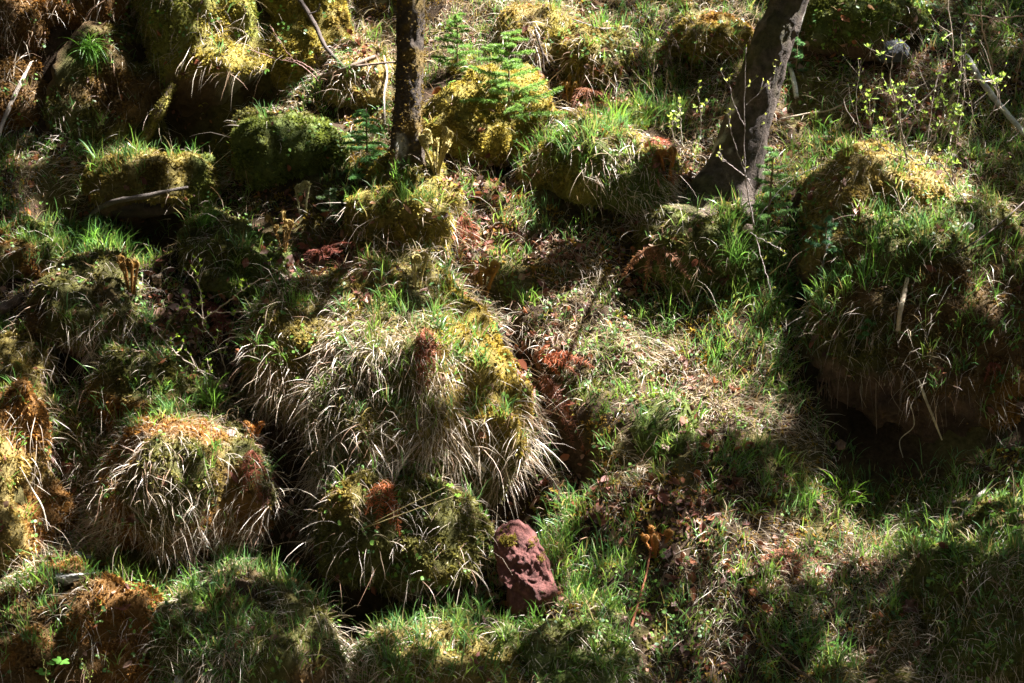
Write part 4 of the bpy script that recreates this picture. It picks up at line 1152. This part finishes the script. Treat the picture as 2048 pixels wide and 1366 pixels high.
shrub('low tangle of dead dark twigs right of the small ochre boulder',
      [([(1290 + 18 * k, 150 + R.uniform(-10, 30)), (1280 + 20 * k + R.uniform(-20, 20), 90 + R.uniform(-20, 20)), (1270 + 24 * k + R.uniform(-40, 40), 40 + R.uniform(-30, 30))], .004, .0015, R.uniform(-.1, .2)) for k in range(7)],
      yb, (.13, .09, .07), (.3, .4, .1), 4, 0, .02, 'bare_shrub', .2)
yb = hit(2010, 100)[1] - .35
shrub('tangle of bare tan twigs crossing the top right corner',
      [([(1960, 270), (1985, 150), (1965, 60), (1962, -8)], .007, .005, 0), ([(1925, 28), (1985, 36), (2030, 60), (2055, 100)], .006, .004, .1), ([(2054, 30), (1985, 40), (1970, 60)], .006, .005, .05),
       ([(1975, 120), (2010, 60), (2015, -8)], .004, .003, .1), ([(2000, 250), (1975, 180), (1985, 150)], .004, .003, 0), ([(2020, 300), (2035, 150), (2054, 90)], .004, .003, 0)],
      yb, (.40, .28, .20), (.30, .4, .08), 3, 1, .02, 'bare_shrub', .15)
yb = hit(1375, 290)[1] - .12
shrub('pair of slim shoots with pale green buds left of the leaning trunk',
      [([(1365, 300), (1362, 245), (1358, 200)], .004, .002, 0), ([(1398, 295), (1402, 240), (1396, 185)], .004, .002, 0), ([(1380, 300), (1350, 280), (1345, 240)], .003, .002, 0)],
      yb, (.36, .30, .25), (.34, .44, .10), 4, 4, .032, tw=.09)
yb = hit(420, 640)[1] - .35
shrub('budding hawthorn twig arching over the dark gap at left',
      [([(462, 770), (400, 740), (345, 700), (305, 650)], .007, .004, -.1), ([(345, 700), (320, 740), (270, 750)], .004, .002, 0), ([(400, 740), (420, 760), (415, 720)], .004, .002, 0),
       ([(350, 705), (330, 715), (292, 730)], .003, .002, 0), ([(462, 770), (445, 765), (410, 785)], .005, .003, 0), ([(462, 770), (480, 775), (500, 750)], .004, .002, 0), ([(455, 765), (440, 700), (405, 650)], .005, .002, -.1),
       ([(405, 650), (400, 580), (372, 540)], .004, .002, -.05), ([(405, 640), (460, 600), (500, 570), (560, 540)], .005, .002, -.1), ([(420, 625), (470, 625), (530, 622)], .004, .002, -.1), ([(410, 640), (380, 615), (360, 618)], .004, .002, -.1)],
      yb, (.42, .34, .26), (.28, .42, .05), 5, 6, .026, tw=.10)
yb = hit(560, 120)[1] - .3
shrub('reddish twig reaching out in front of the dark gap by the tan pillar',
      [([(640, 165), (600, 130), (545, 115), (498, 98)], .004, .002, -.1), ([(590, 125), (565, 90), (545, 58)], .003, .0015, 0), ([(640, 150), (612, 130), (575, 115)], .003, .002, 0)],
      yb, (.45, .26, .22), (.4, .3, .15), 2, 1, .012, 'bare_shrub', .06)
yb = hit(1320, 210)[1] - .15
shrub('thin dry tan stems standing behind the peaked hummock',
      [([(1320, 250), (1310, 190), (1262, 140)], .003, .0015, 0), ([(1315, 245), (1330, 190), (1335, 140)], .003, .0015, 0), ([(1312, 240), (1305, 170), (1310, 110)], .003, .0015, 0)],
      yb, (.42, .32, .22), (.3, .3, .1), 1, 0, .02, 'bare_shrub', .08)
yb = hit(90, 1366)[1] - .2
shrub('slim yellow green leafy shoot in the bottom left corner',
      [([(95, 1372), (88, 1330), (80, 1285)], .003, .0015, 0), ([(180, 1372), (175, 1345), (168, 1335)], .003, .0015, 0)], yb, (.3, .3, .1), (.30, .42, .06), 6, 3, .016, 'leafy_shoot', .03)

# ---- lobed leaf seedlings
def lobed(px, py, leaves, label, tone=(.10, .26, .06), rad=.055):
    b = hit(px, py, .02); root = empty('maple_seedling', b); tag(root, label, 'seedling', 'lobed leaf seedlings')
    for dx, dy, s_ in leaves:
        c = at_y(px + dx, py + dy, b[1] - .12)
        V, F = tube(spline([b, (b + c) / 2 + [0, -.02, .01], c], 8), [.003, .002], 4); Geo().add(V, F, (.2, .16, .06)).build('stalk', M_TWIG, root)
        a = np.linspace(-PI * .86, PI * .86, 41)
        r = rad * s_ * (.55 + .45 * np.abs(np.cos(a * 2.5 / 1.0))) * (.65 + .35 * np.cos(a * .5)) * (1 + .06 * np.cos(a * 40))
        ph = R.uniform(-.8, .8) - PI / 2
        U_ = np.array([1, 0, 0]); W_ = unit(np.array([0, -.62, .78])) ; N_ = np.cross(U_, W_)
        vv = [c] + [c + U_ * math.cos(t + ph) * q + W_ * math.sin(t + ph) * q + N_ * (-.15 * q * math.sin(3 * t) ** 2 + .2 * q) * -1 for t, q in zip(a, r)]
        Geo().add(np.array(vv), np.array([[0, i, i + 1] for i in range(1, 41)]), np.array(tone) * R.uniform(.85, 1.15)).build('leaf', M_GREEN, root, False)
lobed(105, 1352, [(18, -30, 1.1), (-18, -8, 1.0), (-5, -26, .6)], 'green seedling with broad lobed leaves in the bottom left corner')
lobed(1600, 1310, [(-30, -20, .6), (10, -30, .7), (40, -15, .6), (-5, -5, .6), (70, -25, .5)], 'low patch of lobed green leaves near the bottom right of centre', (.09, .22, .05))
lobed(2010, 1050, [(-20, -20, .6), (15, -30, .7), (25, 5, .6), (-30, 10, .5)], 'fresh green leafy seedling on the lower right grassy boulder', (.14, .30, .06))
lobed(720, 1060, [(180, -90, .5), (195, -70, .45)], 'small bright lobed leaf at the edge of the dark overhang', (.16, .34, .06))

# ---- grass tufts one can tell apart
def tuft(px, py, n, hpx, label, lean=(0, -.2, 1), green=(.13, .27, .045), droop=.22, spread=.4, name='grass_tuft', cat='grass tuft', group='separate grass tufts'):
    b = hit(px, py, .01); h = hpx * depth_scale(b)
    D = unit(np.array(lean, float) + rng.normal(size=(n, 3)) * spread)
    P_ = b + rng.normal(size=(n, 3)) * .03
    V, F, rid, tt = blades(P_, D, h * rng.uniform(.55, 1.25, n), rng.uniform(.004, .007, n), 6, droop)
    c = np.array(green) * rng.uniform(.7, 1.3, n)[:, None]
    o = mesh_obj(name, V, F, M_GRASS, None, c[rid])
    tag(o, label, cat, group, 'thing')
tuft(178, 95, 110, 75, 'dark green grass tuft hanging from the rust orange bank', (.2, -.6, .1), (.10, .24, .03), .3)
tuft(1610, 1010, 60, 75, 'tall sunlit grass tuft on the lower right slope', (.1, -.2, 1))
tuft(1690, 1010, 45, 70, 'second sunlit grass tuft towards the lower right boulder', (.2, -.2, 1), (.18, .36, .04))
tuft(1735, 560, 26, 60, 'upright grass tuft at the top left of the largest boulder', (0, 0, 1), (.15, .34, .04), .08, .25)
tuft(410, 450, 90, 70, 'thick green grass tuft in front of the dark log', (.2, -.2, 1))
tuft(1385, 420, 30, 50, 'small curling grass tuft on the sunny hollow by the peaked hummock', (-.1, -.2, 1), droop=.35)
tuft(1235, 245, 55, 55, 'bright grass tuft crowning the peaked hummock', (.1, -.1, 1), (.2, .38, .05))
tuft(420, 810, 90, 65, 'fresh grass tuft between the orange boulder and central hummock', (.1, -.2, 1))
tuft(1470, 520, 70, 75, 'long leafed grass tuft below the leaning trunk', (-.1, -.2, 1), (.12, .26, .05))
tuft(190, 495, 60, 60, 'bright grass tuft behind the crosiers at left', (0, -.1, 1), (.16, .36, .05))

tuft(1652, 772, 70, 55, 'brown bunch of rootlets hanging on the left of the bare boulder face', (0, -.35, -.8), (.20, .12, .08), .35, .18, 'hanging_rootlets', 'roots', None)

# ---- large fallen leaves one can pick out
def big_leaf(px, py, lpx, label, tone):
    b = hit(px, py, .035); L = lpx * depth_scale(b)
    N_ = unit(np.array([[rng.normal() * .3, -.6, .75]]))[0]; ax = unit(np.cross(N_, rng.normal(size=3))); sd_ = np.cross(N_, ax)
    V = []; m = 13
    for i in range(m):
        u = i / (m - 1); wv = L * .33 * math.sin(PI * min(1, u * 1.02)) ** .8 * (1 + .25 * math.cos(u * 22))
        for j in (-1, -.5, 0, .5, 1):
            V.append(b + ax * L * (u - .5) + sd_ * wv * j + N_ * L * (.22 * (u - .5) ** 2 + .16 * abs(j) ** 1.5 - .03 * (j == 0)))
    V = np.array(V); idx = np.arange(m * 5).reshape(m, 5)
    Q = np.stack([idx[:-1, :-1], idx[1:, :-1], idx[1:, 1:], idx[:-1, 1:]], -1).reshape(-1, 4)
    c = np.array(tone) * (1 + .3 * fbm(V * 60, 2, 3))[:, None]
    tag(Geo().add(V, Q, c).build('fallen_leaf', M_LEAF), label, 'leaf', 'large fallen leaves')
big_leaf(1825, 1215, 52, 'large dull brown leaf standing in grass in the lower right', (.15, .075, .055))
big_leaf(1612, 1185, 36, 'dark brown curled leaf under the sunlit lower slope patch', (.12, .06, .045))
big_leaf(1098, 1132, 32, 'dark grey brown leaf against the upper right side of the red rock', (.13, .08, .07))
big_leaf(1096, 1170, 30, 'orange brown leaf stuck to the lower right side of the red rock', (.34, .15, .08))
big_leaf(995, 1168, 26, 'pale brown leaf against the left side of the red rock', (.30, .17, .11))
big_leaf(966, 872, 22, 'tan shrivelled leaf hanging on the dark side of the central hummock', (.34, .17, .09))
big_leaf(1746, 508, 24, 'pale yellow brown leaf hanging on the ochre boulder front', (.36, .24, .12))
big_leaf(1450, 560, 34, 'dark maroon leaf in the shaded hollow below the leaning trunk', (.14, .06, .05))
big_leaf(1690, 40, 24, 'russet leaf caught on the dark mossy boulder top right', (.30, .13, .06))
big_leaf(1240, 690, 22, 'pinkish brown leaf on the grass of the central slope', (.32, .18, .14))
big_leaf(1395, 1320, 28, 'brown leaf lying in shaded grass near the bottom right of centre', (.20, .10, .07))
big_leaf(738, 600, 22, 'light pink brown leaf by the drooping pale crosiers', (.40, .24, .20))

# ---- rootlets dangling from the turf edge of the largest boulder
root = empty('hanging_rootlets', hit(1760, 760, .05)); tag(root, 'row of fine brown rootlets dangling from the turf edge of the largest boulder', 'roots')
for k in range(16):
    x = 1640 + k * 19 + R.uniform(-8, 8); y = 745 + R.uniform(-15, 25)
    a = hit(x, y, .02); ln = R.uniform(.10, .34)
    q = spline([a, a + np.array([R.uniform(-.03, .03), -.05, -.4 * ln]), a + np.array([R.uniform(-.07, .07), -.04, -ln])], 9)
    V, F = tube(q, [.0035, .0015], 4); Geo().add(V, F, np.array([.20, .14, .10]) * R.uniform(.6, 1.3)).build('rootlet', M_TWIG, root)
